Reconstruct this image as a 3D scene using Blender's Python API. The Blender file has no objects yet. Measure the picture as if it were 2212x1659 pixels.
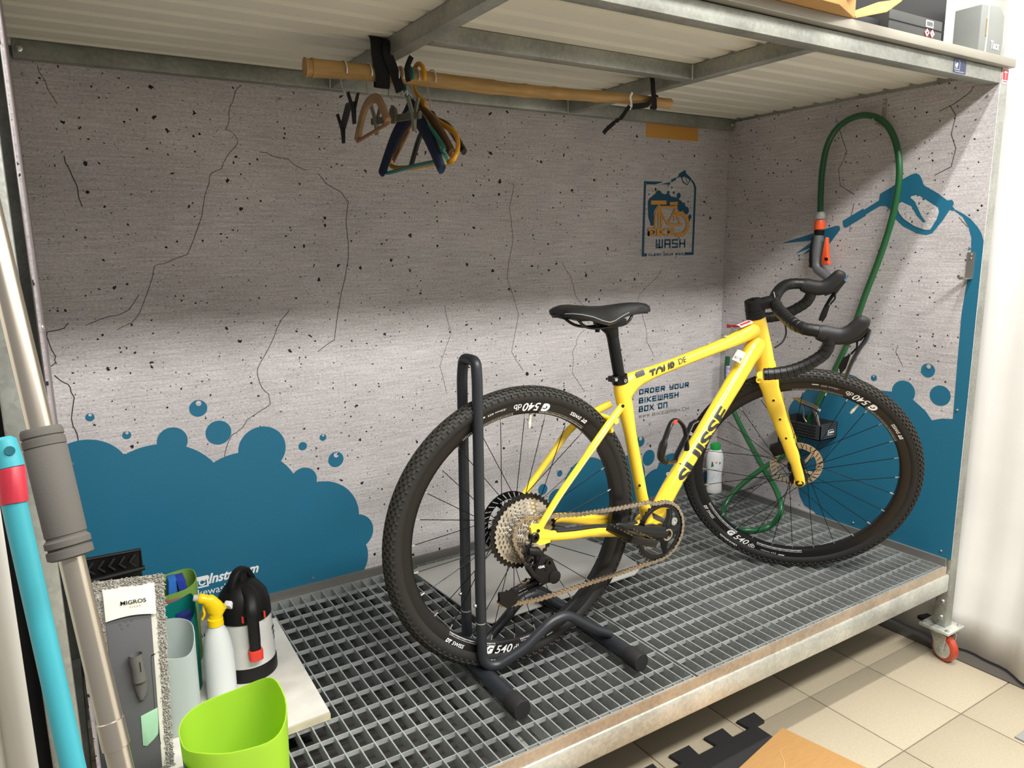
import bpy, bmesh, math, random
from math import sin, cos, pi, radians, atan2, sqrt
from mathutils import Vector, Matrix
random.seed(7)
scene = bpy.context.scene
COL = scene.collection
V = Vector

# ------------------------------------------------------------------ camera
cd = bpy.data.cameras.new('camera'); cam = bpy.data.objects.new('camera', cd); COL.objects.link(cam)
CF = V((0.52196835, 0.83280987, -0.18432786)); CR = V((0.84587055, -0.53320957, -0.01380444)); CU = V((0.10978186, 0.14871203, 0.98276787))
cam.matrix_world = Matrix(((CR.x, CU.x, -CF.x, -2.40904371), (CR.y, CU.y, -CF.y, -2.16502267), (CR.z, CU.z, -CF.z, 1.05554574), (0, 0, 0, 1)))
cd.sensor_width = 36.0; cd.lens = 36.0 * 1591.0 / 2212.0; cd.clip_start = 0.05
scene.camera = cam

# ------------------------------------------------------------------ world and light
w = bpy.data.worlds.new('world'); scene.world = w; w.use_nodes = True
w.node_tree.nodes['Background'].inputs[0].default_value = (1.0, 0.995, 0.985, 1)
w.node_tree.nodes['Background'].inputs[1].default_value = 0.25
def area(name, loc, target, sx, sy, power, col=(1, 0.972, 0.93)):
    l = bpy.data.lights.new(name, 'AREA'); l.shape = 'RECTANGLE'; l.size = sx; l.size_y = sy; l.energy = power; l.color = col
    o = bpy.data.objects.new(name, l); COL.objects.link(o); o.location = loc
    o.rotation_euler = (V(target) - V(loc)).to_track_quat('-Z', 'Y').to_euler(); return o
area('ceiling_lamp', (-1.35, -3.05, 2.90), (-1.4, -0.6, 0.2), 2.6, 0.26, 158)
area('ceiling_lamp', (-0.9, -1.62, 2.86), (-0.9, -1.5, 0.0), 2.4, 0.07, 78)
scene.view_settings.view_transform = 'Standard'; scene.view_settings.look = 'None'
scene.view_settings.exposure = 0.0; scene.view_settings.gamma = 1.0; scene.view_settings.use_curve_mapping = False

# ------------------------------------------------------------------ materials
def lin(h):
    h = h.lstrip('#'); r = []
    for i in (0, 2, 4):
        c = int(h[i:i+2], 16) / 255.0
        r.append(c / 12.92 if c <= 0.04045 else ((c + 0.055) / 1.055) ** 2.4)
    return tuple(r)
MATS = {}
def mat(name, col, rough=0.5, metal=0.0, var=0.0, vs=8.0, bump=0.0, bs=60.0, spec=0.5, trans=0.0, stretch=(1, 1, 1), alpha=1.0, dirt=None, coat=0.0, sss=0.0):
    if name in MATS: return MATS[name]
    if isinstance(col, str): col = lin(col)
    m = bpy.data.materials.new(name); m.use_nodes = True; nt = m.node_tree; N = nt.nodes; L = nt.links
    b = N['Principled BSDF']; b.inputs['Roughness'].default_value = rough; b.inputs['Metallic'].default_value = metal
    b.inputs['Base Color'].default_value = (*col, 1); b.inputs['Specular IOR Level'].default_value = spec
    b.inputs['Transmission Weight'].default_value = trans; b.inputs['Alpha'].default_value = alpha
    b.inputs['Coat Weight'].default_value = coat; b.inputs['Subsurface Weight'].default_value = sss
    if sss: b.inputs['Subsurface Scale'].default_value = 0.02
    tc = N.new('ShaderNodeTexCoord'); mp = N.new('ShaderNodeMapping'); L.new(tc.outputs['Object'], mp.inputs[0]); mp.inputs['Scale'].default_value = stretch
    if var or dirt:
        n = N.new('ShaderNodeTexNoise'); n.inputs['Scale'].default_value = vs; n.inputs['Detail'].default_value = 5; L.new(mp.outputs[0], n.inputs['Vector'])
        r = N.new('ShaderNodeValToRGB'); L.new(n.outputs[0], r.inputs[0])
        r.color_ramp.elements[0].position = 0.3; r.color_ramp.elements[1].position = 0.7
        d = lin(dirt) if dirt else tuple(c * (1 - var) for c in col)
        r.color_ramp.elements[0].color = (*d, 1); r.color_ramp.elements[1].color = (*[min(1, c * (1 + var * .6)) for c in col], 1)
        L.new(r.outputs[0], b.inputs['Base Color'])
    if bump:
        n2 = N.new('ShaderNodeTexNoise'); n2.inputs['Scale'].default_value = bs; n2.inputs['Detail'].default_value = 3; L.new(mp.outputs[0], n2.inputs['Vector'])
        bp = N.new('ShaderNodeBump'); bp.inputs['Strength'].default_value = bump; bp.inputs['Distance'].default_value = 0.002
        L.new(n2.outputs[0], bp.inputs['Height']); L.new(bp.outputs[0], b.inputs['Normal'])
    MATS[name] = m; return m
def galv(name, col='#9c9e97', rough=0.42):
    m = mat(name, col, rough, 0.45, bump=0.15, bs=90); nt = m.node_tree; N = nt.nodes; L = nt.links; b = N['Principled BSDF']
    tc = N.new('ShaderNodeTexCoord'); v = N.new('ShaderNodeTexVoronoi'); v.inputs['Scale'].default_value = 130; L.new(tc.outputs['Object'], v.inputs['Vector'])
    n = N.new('ShaderNodeTexNoise'); n.inputs['Scale'].default_value = 7; n.inputs['Detail'].default_value = 6; L.new(tc.outputs['Object'], n.inputs['Vector'])
    sp = N.new('ShaderNodeSeparateColor'); L.new(v.outputs['Color'], sp.inputs[0])
    mx = N.new('ShaderNodeMath'); mx.operation = 'MULTIPLY_ADD'; mx.inputs[1].default_value = 0.16; L.new(sp.outputs[0], mx.inputs[0]); L.new(n.outputs[0], mx.inputs[2])
    r = N.new('ShaderNodeValToRGB'); L.new(mx.outputs[0], r.inputs[0]); c = lin(col)
    r.color_ramp.elements[0].position = 0.35; r.color_ramp.elements[0].color = (*[x * 0.70 for x in c], 1)
    r.color_ramp.elements[1].position = 0.85; r.color_ramp.elements[1].color = (*[min(1, x * 1.3) for x in c], 1)
    L.new(r.outputs[0], b.inputs['Base Color']); return m
def concrete(name, tint=(1, 1, 1)):
    m = mat(name, (.5, .48, .47), 0.55); nt = m.node_tree; N = nt.nodes; L = nt.links; b = N['Principled BSDF']; b.inputs['Specular IOR Level'].default_value = 0.25
    tc = N.new('ShaderNodeTexCoord')
    def noise(scale, sv, det=6, rgh=0.6):
        mp = N.new('ShaderNodeMapping'); mp.inputs['Scale'].default_value = sv; L.new(tc.outputs['Object'], mp.inputs[0])
        n = N.new('ShaderNodeTexNoise'); n.inputs['Scale'].default_value = scale; n.inputs['Detail'].default_value = det; n.inputs['Roughness'].default_value = rgh
        L.new(mp.outputs[0], n.inputs['Vector']); return n.outputs[0]
    def mth(op, a, c, d=None):
        x = N.new('ShaderNodeMath'); x.operation = op
        for i, q in enumerate((a, c, d)):
            if q is None: continue
            if isinstance(q, (int, float)): x.inputs[i].default_value = q
            else: L.new(q, x.inputs[i])
        return x.outputs[0]
    big = noise(2.2, (1, 1, 1.6)); streak = noise(9, (1, 1, 22), 8, 0.72); fine = noise(130, (1, 1, 1.6), 5, .7)
    s = mth('MULTIPLY_ADD', streak, 0.95, mth('MULTIPLY_ADD', big, 0.55, mth('MULTIPLY', fine, 0.95)))
    r = N.new('ShaderNodeValToRGB'); L.new(mth('DIVIDE', s, 2.45), r.inputs[0])
    e = r.color_ramp.elements; e[0].position = 0.34; e[0].color = (.24 * tint[0], .23 * tint[1], .235 * tint[2], 1); e[1].position = 0.66; e[1].color = (.80 * tint[0], .78 * tint[1], .78 * tint[2], 1)
    k = e.new(0.5); k.color = (.51 * tint[0], .485 * tint[1], .49 * tint[2], 1)
    def pores(scale, thr, rad):
        nn = N.new('ShaderNodeTexNoise'); nn.inputs['Scale'].default_value = scale * 3.2; L.new(tc.outputs['Object'], nn.inputs['Vector'])
        va = N.new('ShaderNodeVectorMath'); va.operation = 'MULTIPLY_ADD'; va.inputs[1].default_value = (0.5 / scale,) * 3; L.new(nn.outputs['Color'], va.inputs[0]); ofs = N.new('ShaderNodeVectorMath'); ofs.operation = 'ADD'; ofs.inputs[1].default_value = (0.013, 0.0, 0.0); L.new(tc.outputs['Object'], ofs.inputs[0]); L.new(ofs.outputs[0], va.inputs[2])
        v = N.new('ShaderNodeTexVoronoi'); v.inputs['Scale'].default_value = scale; L.new(va.outputs[0], v.inputs['Vector'])
        sp = N.new('ShaderNodeSeparateColor'); L.new(v.outputs['Color'], sp.inputs[0])
        rr = mth('MULTIPLY', mth('SUBTRACT', sp.outputs[0], thr), rad)
        return mth('LESS_THAN', v.outputs['Distance'], rr)
    dots = mth('MAXIMUM', pores(30, 0.45, 0.34), mth('MAXIMUM', pores(62, 0.45, 0.36), pores(150, 0.5, 0.42)))
    mx = N.new('ShaderNodeMix'); mx.data_type = 'RGBA'; L.new(dots, mx.inputs[0]); L.new(r.outputs[0], mx.inputs[6]); mx.inputs[7].default_value = (.015, .015, .02, 1)
    L.new(mx.outputs[2], b.inputs['Base Color']); return m
M_conc = concrete('printed_concrete'); M_blue = mat('printed_teal', '#1f6a88', 0.45, var=0.06, vs=300); M_navy = mat('printed_navy', '#0f4a66', 0.5)
M_orange = mat('printed_orange', '#cf9645', 0.5); M_crack = mat('printed_crack', '#2c2a2c', 0.6); M_whitep = mat('printed_white', '#eef2f2', 0.4)
M_galv = galv('galvanised_steel'); M_galvd = galv('galvanised_grating', '#b4b8b6', 0.45); M_galvb = galv('galvanised_bright', '#c4c6be', 0.35)
M_roof = mat('cream_sheet', '#e6e3d6', 0.55, var=0.06, vs=3); M_alu = mat('aluminium_trim', '#85837e', 0.45, 0.4, var=0.1)
M_screw = mat('steel_screw', '#c8c8c8', 0.25, 0.9)
M_black = mat('black_plastic', '#121213', 0.5, spec=.3); M_blackg = mat('black_gloss', '#0a0a0b', 0.28, spec=.4); M_rubber = mat('rubber', '#151516', 0.75, bump=0.2, bs=200)
M_yellow = mat('yellow_paint', '#fbd53c', 0.28, coat=0.5); M_white = mat('white_plastic', '#e9eaea', 0.4)

# ------------------------------------------------------------------ mesh builder
class MB:
    def __init__(s): s.v = []; s.f = []
    def add(s, vs, fs):
        k = len(s.v); s.v += [tuple(x) for x in vs]; s.f += [tuple(i + k for i in f) for f in fs]; return s
    def box(s, x0, x1, y0, y1, z0, z1):
        return s.add([(x, y, z) for z in (z0, z1) for y in (y0, y1) for x in (x0, x1)], [(0, 2, 3, 1), (4, 5, 7, 6), (0, 1, 5, 4), (2, 6, 7, 3), (0, 4, 6, 2), (1, 3, 7, 5)])
    def obox(s, c, ax, h):
        c = V(c); ax = [V(a).normalized() for a in ax]
        return s.add([c + ax[0] * h[0] * i + ax[1] * h[1] * j + ax[2] * h[2] * k for k in (-1, 1) for j in (-1, 1) for i in (-1, 1)], [(0, 2, 3, 1), (4, 5, 7, 6), (0, 1, 5, 4), (2, 6, 7, 3), (0, 4, 6, 2), (1, 3, 7, 5)])
    def rings(s, R, closed=False, caps=True):
        n = len(R[0]); vs = [p for r in R for p in r]; fs = []; m = len(R)
        for i in range(m if closed else m - 1):
            a = i * n; b = ((i + 1) % m) * n
            for j in range(n): fs.append((a + j, a + (j + 1) % n, b + (j + 1) % n, b + j))
        if caps and not closed: fs.append(tuple(range(n - 1, -1, -1))); fs.append(tuple((m - 1) * n + j for j in range(n)))
        return s.add(vs, fs)
    def tube(s, pts, r, n=10, closed=False, caps=True, ref=None, pw=1.0):
        P = [V(p) for p in pts]; m = len(P); R = []; n1 = None
        for i in range(m):
            if closed: T = (P[(i + 1) % m] - P[i - 1])
            else: T = P[min(i + 1, m - 1)] - P[max(i - 1, 0)]
            T.normalize()
            if ref is not None: q = V(ref)
            elif n1 is None: q = V((0, 0, 1)) if abs(T.z) < 0.9 else V((1, 0, 0))
            else: q = n1
            n1 = (q - T * q.dot(T)).normalized(); n2 = T.cross(n1)
            rr = r[i] if isinstance(r, (list,)) else r
            ra, rb = rr if isinstance(rr, tuple) else (rr, rr)
            ring = []
            for j in range(n):
                t = 2 * pi * j / n; c, q2 = cos(t), sin(t)
                if pw != 1.0: c = math.copysign(abs(c) ** pw, c); q2 = math.copysign(abs(q2) ** pw, q2)
                ring.append(P[i] + n1 * ra * c + n2 * rb * q2)
            R.append(ring)
        return s.rings(R, closed, caps)
    def lathe(s, o, axis, prof, n=24, caps=True, ref=None, sq=1.0, pw=1.0):
        o = V(o); ax = V(axis).normalized(); q = V(ref) if ref is not None else (V((1, 0, 0)) if abs(ax.x) < 0.9 else V((0, 1, 0)))
        e1 = (q - ax * q.dot(ax)).normalized(); e2 = ax.cross(e1); R = []
        for h, r in prof:
            ring = []
            for j in range(n):
                t = 2 * pi * j / n; c, q2 = cos(t), sin(t)
                if pw != 1.0: c = math.copysign(abs(c) ** pw, c); q2 = math.copysign(abs(q2) ** pw, q2)
                ring.append(o + ax * h + e1 * r * c + e2 * r * q2 * sq)
            R.append(ring)
        return s.rings(R, False, caps)
    def prism(s, poly, off):
        n = len(poly); P = [V(p) for p in poly]; o = V(off)
        return s.add(P + [p + o for p in P], [tuple(range(n)), tuple(range(2 * n - 1, n - 1, -1))] + [(i, i + n, (i + 1) % n + n, (i + 1) % n) for i in range(n)])
    def flat(s, poly): return s.add(poly, [tuple(range(len(poly)))])
    def sphere(s, c, r, n=10, m=6, sc=(1, 1, 1)):
        c = V(c); prof = []
        R = [[c + V((r * sin(pi * i / m) * cos(2 * pi * j / n) * sc[0], r * sin(pi * i / m) * sin(2 * pi * j / n) * sc[1], r * cos(pi * i / m) * sc[2])) for j in range(n)] for i in range(1, m)]
        s.rings(R[::-1]); return s
def crom(pts, k=6, closed=False):
    P = [V(p) for p in pts]; n = len(P); out = []
    for i in range(n if closed else n - 1):
        p0 = P[i - 1] if (i > 0 or closed) else P[0]; p1 = P[i]; p2 = P[(i + 1) % n]; p3 = P[(i + 2) % n] if (closed or i + 2 < n) else P[-1]
        for j in range(k):
            t = j / k; out.append(0.5 * ((2 * p1) + (p2 - p0) * t + (2 * p0 - 5 * p1 + 4 * p2 - p3) * t * t + (3 * p1 - p0 - 3 * p2 + p3) * t ** 3))
    if not closed: out.append(P[-1])
    return out
def fil(pts, r, k=6):
    """polyline with rounded corners of about radius r"""
    P = [V(p) for p in pts]; out = [P[0]]
    for i in range(1, len(P) - 1):
        a = P[i - 1] - P[i]; b = P[i + 1] - P[i]; d = min(r, a.length * .49, b.length * .49); A = P[i] + a.normalized() * d; B = P[i] + b.normalized() * d
        for j in range(k + 1):
            t = j / k; out.append(A * (1 - t) ** 2 + P[i] * 2 * t * (1 - t) + B * t * t)
    out.append(P[-1]); return out

def obj(name, mb, m, parent=None, smooth=True, bevel=0.0, label=None, fixn=True, origin=None):
    me = bpy.data.meshes.new(name)
    base = V((0, 0, 0)); q = parent
    while q is not None: base = base + q.location; q = q.parent
    o0 = V(origin) if origin is not None else base
    me.from_pydata([V(v) - o0 for v in mb.v], [], mb.f); me.update()
    if fixn:
        bm = bmesh.new(); bm.from_mesh(me); bmesh.ops.recalc_face_normals(bm, faces=bm.faces); bm.to_mesh(me); bm.free()
    if smooth:
        for p in me.polygons: p.use_smooth = True
    me.materials.append(m)
    o = bpy.data.objects.new(name, me); COL.objects.link(o)
    if parent is not None: o.parent = parent
    o.location = o0 - base
    if smooth:
        es = o.modifiers.new('edges', 'EDGE_SPLIT'); es.split_angle = radians(38)
    if bevel:
        b = o.modifiers.new('bevel', 'BEVEL'); b.width = bevel; b.segments = 2; b.limit_method = 'ANGLE'
        if smooth: o.modifiers.move(1, 0)
    if label: o['label'] = label
    return o
def tag(o, label, cat, group=None, kind=None):
    o['label'] = label; o['category'] = cat
    if group: o['group'] = group
    if kind: o['kind'] = kind
    return o
def thing(name, loc, label, cat, group=None, kind=None):
    o = bpy.data.objects.new(name, None); o.empty_display_size = 0.05; COL.objects.link(o); o.location = loc
    return tag(o, label, cat, group, kind)
def share(src, parent, loc=None, name=None):
    c = src.copy(); COL.objects.link(c); c.parent = parent
    if loc is not None: c.location = loc
    return c

# ------------------------------------------------------------------ lettering
def txt(mb, s, fn, shear=0.0, bold=0.0, cuts=0):
    """Blender's built-in font, normalised to a 0..1 box, laid on a surface by fn(u, v)"""
    cu = bpy.data.curves.new('t', 'FONT'); cu.body = s; cu.size = 1; cu.shear = shear; cu.offset = bold; cu.resolution_u = 3
    ob = bpy.data.objects.new('t', cu); COL.objects.link(ob); bpy.context.view_layer.update()
    me = bpy.data.meshes.new_from_object(ob.evaluated_get(bpy.context.evaluated_depsgraph_get()))
    if cuts:
        ys = [v.co.y for v in me.vertices]; bm = bmesh.new(); bm.from_mesh(me)
        for i in range(1, cuts): bmesh.ops.bisect_plane(bm, geom=bm.verts[:] + bm.edges[:] + bm.faces[:], plane_co=(0, min(ys) + (max(ys) - min(ys)) * i / cuts, 0), plane_no=(0, 1, 0))
        bm.to_mesh(me); bm.free()
    xs = [v.co.x for v in me.vertices]; ys = [v.co.y for v in me.vertices]; x0, x1, y0, y1 = min(xs), max(xs), min(ys), max(ys)
    mb.add([fn((v.co.x - x0) / (x1 - x0), (v.co.y - y0) / (y1 - y0)) for v in me.vertices], [tuple(p.vertices) for p in me.polygons])
    bpy.data.objects.remove(ob); bpy.data.curves.remove(cu); bpy.data.meshes.remove(me); return mb
# squarish stroke letters in a 1 x 1 cell
G = {'O': [[(0, 0), (0, 1), (1, 1), (1, 0), (0, 0), (0, .2)]], 'R': [[(0, 0), (0, 1), (1, 1), (1, .45), (.1, .45)], [(.45, .45), (1, 0)]], 'D': [[(0, 0), (0, 1), (.85, 1), (1, .85), (1, .15), (.85, 0), (0, 0), (0, .2)]],
     'E': [[(1, 1), (0, 1), (0, 0), (1, 0)], [(0, .5), (.9, .5)]], 'Y': [[(0, 1), (0, .5), (1, .5)], [(1, 1), (1, 0), (.1, 0)]], 'U': [[(0, 1), (0, 0), (1, 0), (1, 1)]],
     'B': [[(0, 0), (0, 1), (.9, 1), (.9, .52), (1, .48), (1, 0), (0, 0), (0, .2)], [(0, .5), (.9, .5)]], 'I': [[(.5, 0), (.5, 1)]], 'K': [[(0, 0), (0, 1)], [(1, 1), (.15, .5), (1, 0)]],
     'W': [[(0, 1), (0, 0), (1, 0), (1, 1)], [(.5, 1), (.5, 0)]], 'A': [[(0, 0), (0, 1), (1, 1), (1, 0)], [(0, .45), (1, .45)]], 'S': [[(1, 1), (0, 1), (0, .5), (1, .5), (1, 0), (0, 0)]],
     'H': [[(0, 0), (0, 1)], [(1, 0), (1, 1)], [(0, .5), (1, .5)]], 'X': [[(0, 0), (1, 1)], [(0, 1), (1, 0)]], 'N': [[(0, 0), (0, 1), (1, 1), (1, 0)]], 'C': [[(1, 1), (0, 1), (0, 0), (1, 0)]],
     'L': [[(0, 1), (0, 0), (1, 0)]], 'T': [[(0, 1), (1, 1)], [(.5, 1), (.5, 0)]], '.': [[(.4, 0), (.4, .06)]], 'w': [[(0, 1), (.25, 0), (.5, 1), (.75, 0), (1, 1)]], 'y': [[(0, 1), (.5, .5), (1, 1)], [(.5, .5), (.5, 0)]]}
def ribbon(mb, pts, wd, fn):
    """mitred flat stroke of width wd along 2-D points, placed by fn"""
    n = len(pts); A = []; B = []
    for i in range(n):
        p = V((pts[i][0], pts[i][1])); d0 = (p - V(pts[i - 1][:2])).normalized() if i > 0 else None; d1 = (V(pts[i + 1][:2]) - p).normalized() if i < n - 1 else None
        if d0 is None: d0 = d1; ext = -d1 * wd / 2
        elif d1 is None: d1 = d0; ext = d0 * wd / 2
        else: ext = V((0, 0))
        m = V((-d0.y - d1.y, d0.x + d1.x))
        m = m.normalized() if m.length > 1e-6 else V((-d0.y, d0.x)); k = max(0.4, m.dot(V((-d0.y, d0.x))))
        A.append(p + ext + m * wd / 2 / k); B.append(p + ext - m * wd / 2 / k)
    vs = [fn(a.x, a.y) for a in A] + [fn(b.x, b.y) for b in B]
    return mb.add(vs, [(i, i + 1, n + i + 1, n + i) for i in range(n - 1)])
def stroke_text(mb, s, x0, y0, x1, y1, wd, fn, gap=0.35, shear=0.0):
    """s drawn between x0..x1 and y0..y1 (in the surface's own metres)"""
    ww = {'I': 0.25, '.': 0.2, ' ': 0.55, 'W': 1.15}; n = sum(ww.get(c, 1) for c in s) + gap * (len(s) - 1); cw = (x1 - x0) / n; x = x0
    for i, c in enumerate(s):
        w0 = ww.get(c, 1) * cw
        for st in G.get(c, []):
            pts = [(x + wd / 2 + (w0 - wd) * px if c not in 'I.' else x + w0 / 2, y0 + wd / 2 + (y1 - y0 - wd) * py) for px, py in st]
            pts = [(a + shear * (b - y0), b) for a, b in pts]
            ribbon(mb, pts, wd, fn)
        x += w0 + gap * cw
    return mb
BY = lambda off: (lambda x, z: (x, -off, z))          # on the back wall (y = 0)
RX = lambda off: (lambda y, z: (-off, y, z))          # on the side wall (x = 0)
def clip(poly, ax, lo=None, hi=None):
    for val, sg in ((lo, 1), (hi, -1)):
        if val is None: continue
        out = []
        for i in range(len(poly)):
            a, b = poly[i - 1], poly[i]; ia = sg * (a[ax] - val) >= 0; ib = sg * (b[ax] - val) >= 0
            if ia != ib: t = (val - a[ax]) / (b[ax] - a[ax]); out.append(tuple(a[k] + (b[k] - a[k]) * t for k in (0, 1)))
            if ib: out.append(tuple(b))
        poly = out
    return poly
def disc(cx, cz, r, n=40): return [(cx + r * cos(2 * pi * i / n), cz + r * sin(2 * pi * i / n)) for i in range(n)]
def pr(pts, rr=None):  # circle from centre and a point on it
    return pts[0][0], pts[0][1], sqrt((pts[0][0] - pts[1][0]) ** 2 + (pts[0][1] - pts[1][1]) ** 2)
# ------------------------------------------------------------------ the wash booth: panels
L_, D_ = 2.419, 1.0; ZB = 0.026
wb = obj('wall_back', MB().box(-L_, 0.0, 0.0, 0.006, ZB, 1.53), M_conc, smooth=False)
tag(wb, 'back panel of the wash booth printed like rough concrete with teal foam', 'wall', kind='structure')
wr = obj('wall_right', MB().box(0.0, 0.003, -D_ - .0105, 0.0, ZB, 1.53), M_conc, smooth=False)
tag(wr, 'side panel printed with a teal spray gun and foam, behind the front wheel', 'wall', kind='structure')
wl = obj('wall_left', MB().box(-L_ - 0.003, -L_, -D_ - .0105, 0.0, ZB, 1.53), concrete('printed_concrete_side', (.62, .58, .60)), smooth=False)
tag(wl, 'narrow glimpse of the pinkish grey side panel beside the mop pole', 'wall', kind='structure')
# foam print, back wall
fm = MB(); k = 0.0006
def addp(mb, poly, fnk, lo0=None, hi0=None, lo1=ZB, hi1=None):
    global k
    poly = clip(clip(poly, 0, lo0, hi0), 1, lo1, hi1)
    if len(poly) > 2: f = fnk(k); mb.flat([f(a, b) for a, b in poly])
    k += 0.00002
for c in [(-2.3711,0.4722,0.1039), (-2.2039,0.3586,0.1788), (-2.1587,0.5397,0.0391), (-1.9839,0.3131,0.1660), (-1.9210,0.4789,0.0679),
          (-1.8060,0.3611,0.0405), (-1.7645,0.2223,0.1269), (-1.6512,0.1598,0.0587), (-1.7126,0.0787,0.0981)]:
    addp(fm, disc(*c, 56), BY, -L_)
addp(fm, [(-2.4368,0.5130),(-2.4053,0.5199),(-2.2793,0.5201),(-2.1773,0.4939),(-2.0583,0.4616),(-1.9339,0.4247),(-1.8370,0.3887),(-1.7593,0.3345),(-1.6614,0.2203),(-1.6315,0.1131),(-1.6332,0.0223),(-1.9674,-0.0216),(-2.5175,-0.0326)], BY, -L_)
for q in [[(-2.0848,0.6228),(-2.0614,0.6198)], [(-2.0376,0.5462),(-2.0034,0.5411)], [(-2.3473,0.6333),(-2.3368,0.6319)], [(-2.2678,0.5734),(-2.2571,0.5718)], [(-1.8024,0.4690),(-1.7897,0.4669)], [(-1.7387,0.4869),(-1.7282,0.4853)], [(-1.7025,0.4105),(-1.6785,0.4064)],
          [(-0.8459,0.2108),(-0.8339,0.2087)], [(-0.9239,0.1626),(-0.9034,0.1587)], [(-0.7154,0.1322),(-0.5994,0.1100)], [(-0.3983,0.1970),(-0.3659,0.1915)], [(-0.4453,0.2725),(-0.4236,0.2691)], [(-0.0629,0.0540),(-0.0369,0.0492)]]:
    addp(fm, disc(*pr(q)), BY)
for c in [(-0.8599,0.1145,0.0377), (-0.3558,0.0599,0.0825), (-0.2766,0.1170,0.0780), (-0.5113,0.1332,0.0934)]: addp(fm, disc(*c, 48), BY, None, 0)
addp(fm, [(-0.9083,0.0452),(-0.8866,0.1321),(-0.8111,0.1541),(-0.6423,0.1637),(-0.5364,0.1983),(-0.4188,0.1112),(-0.3481,0.1381),(-0.2569,0.1502),(-0.1608,0.1131),(-0.1564,0.0087),(-0.8979,0.0060)], BY)
obj('printed_foam', fm, M_blue, wb, smooth=False)
hl = MB()
for q in [[(-2.0832,0.6369),(-2.0758,0.6359)], [(-2.3464,0.6395),(-2.3425,0.6390)], [(-2.2667,0.5797),(-2.2628,0.5791)], [(-1.7383,0.4932),(-1.7347,0.4927)], [(-1.7012,0.4249),(-1.6932,0.4236)], [(-0.4456,0.2858),(-0.4369,0.2845)]]:
    cx, cz, r = pr(q); hl.flat([(a, -0.0022, b) for a, b in disc(cx, cz, r, 20)])
obj('printed_highlight', hl, M_conc, wb, smooth=False)
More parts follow.
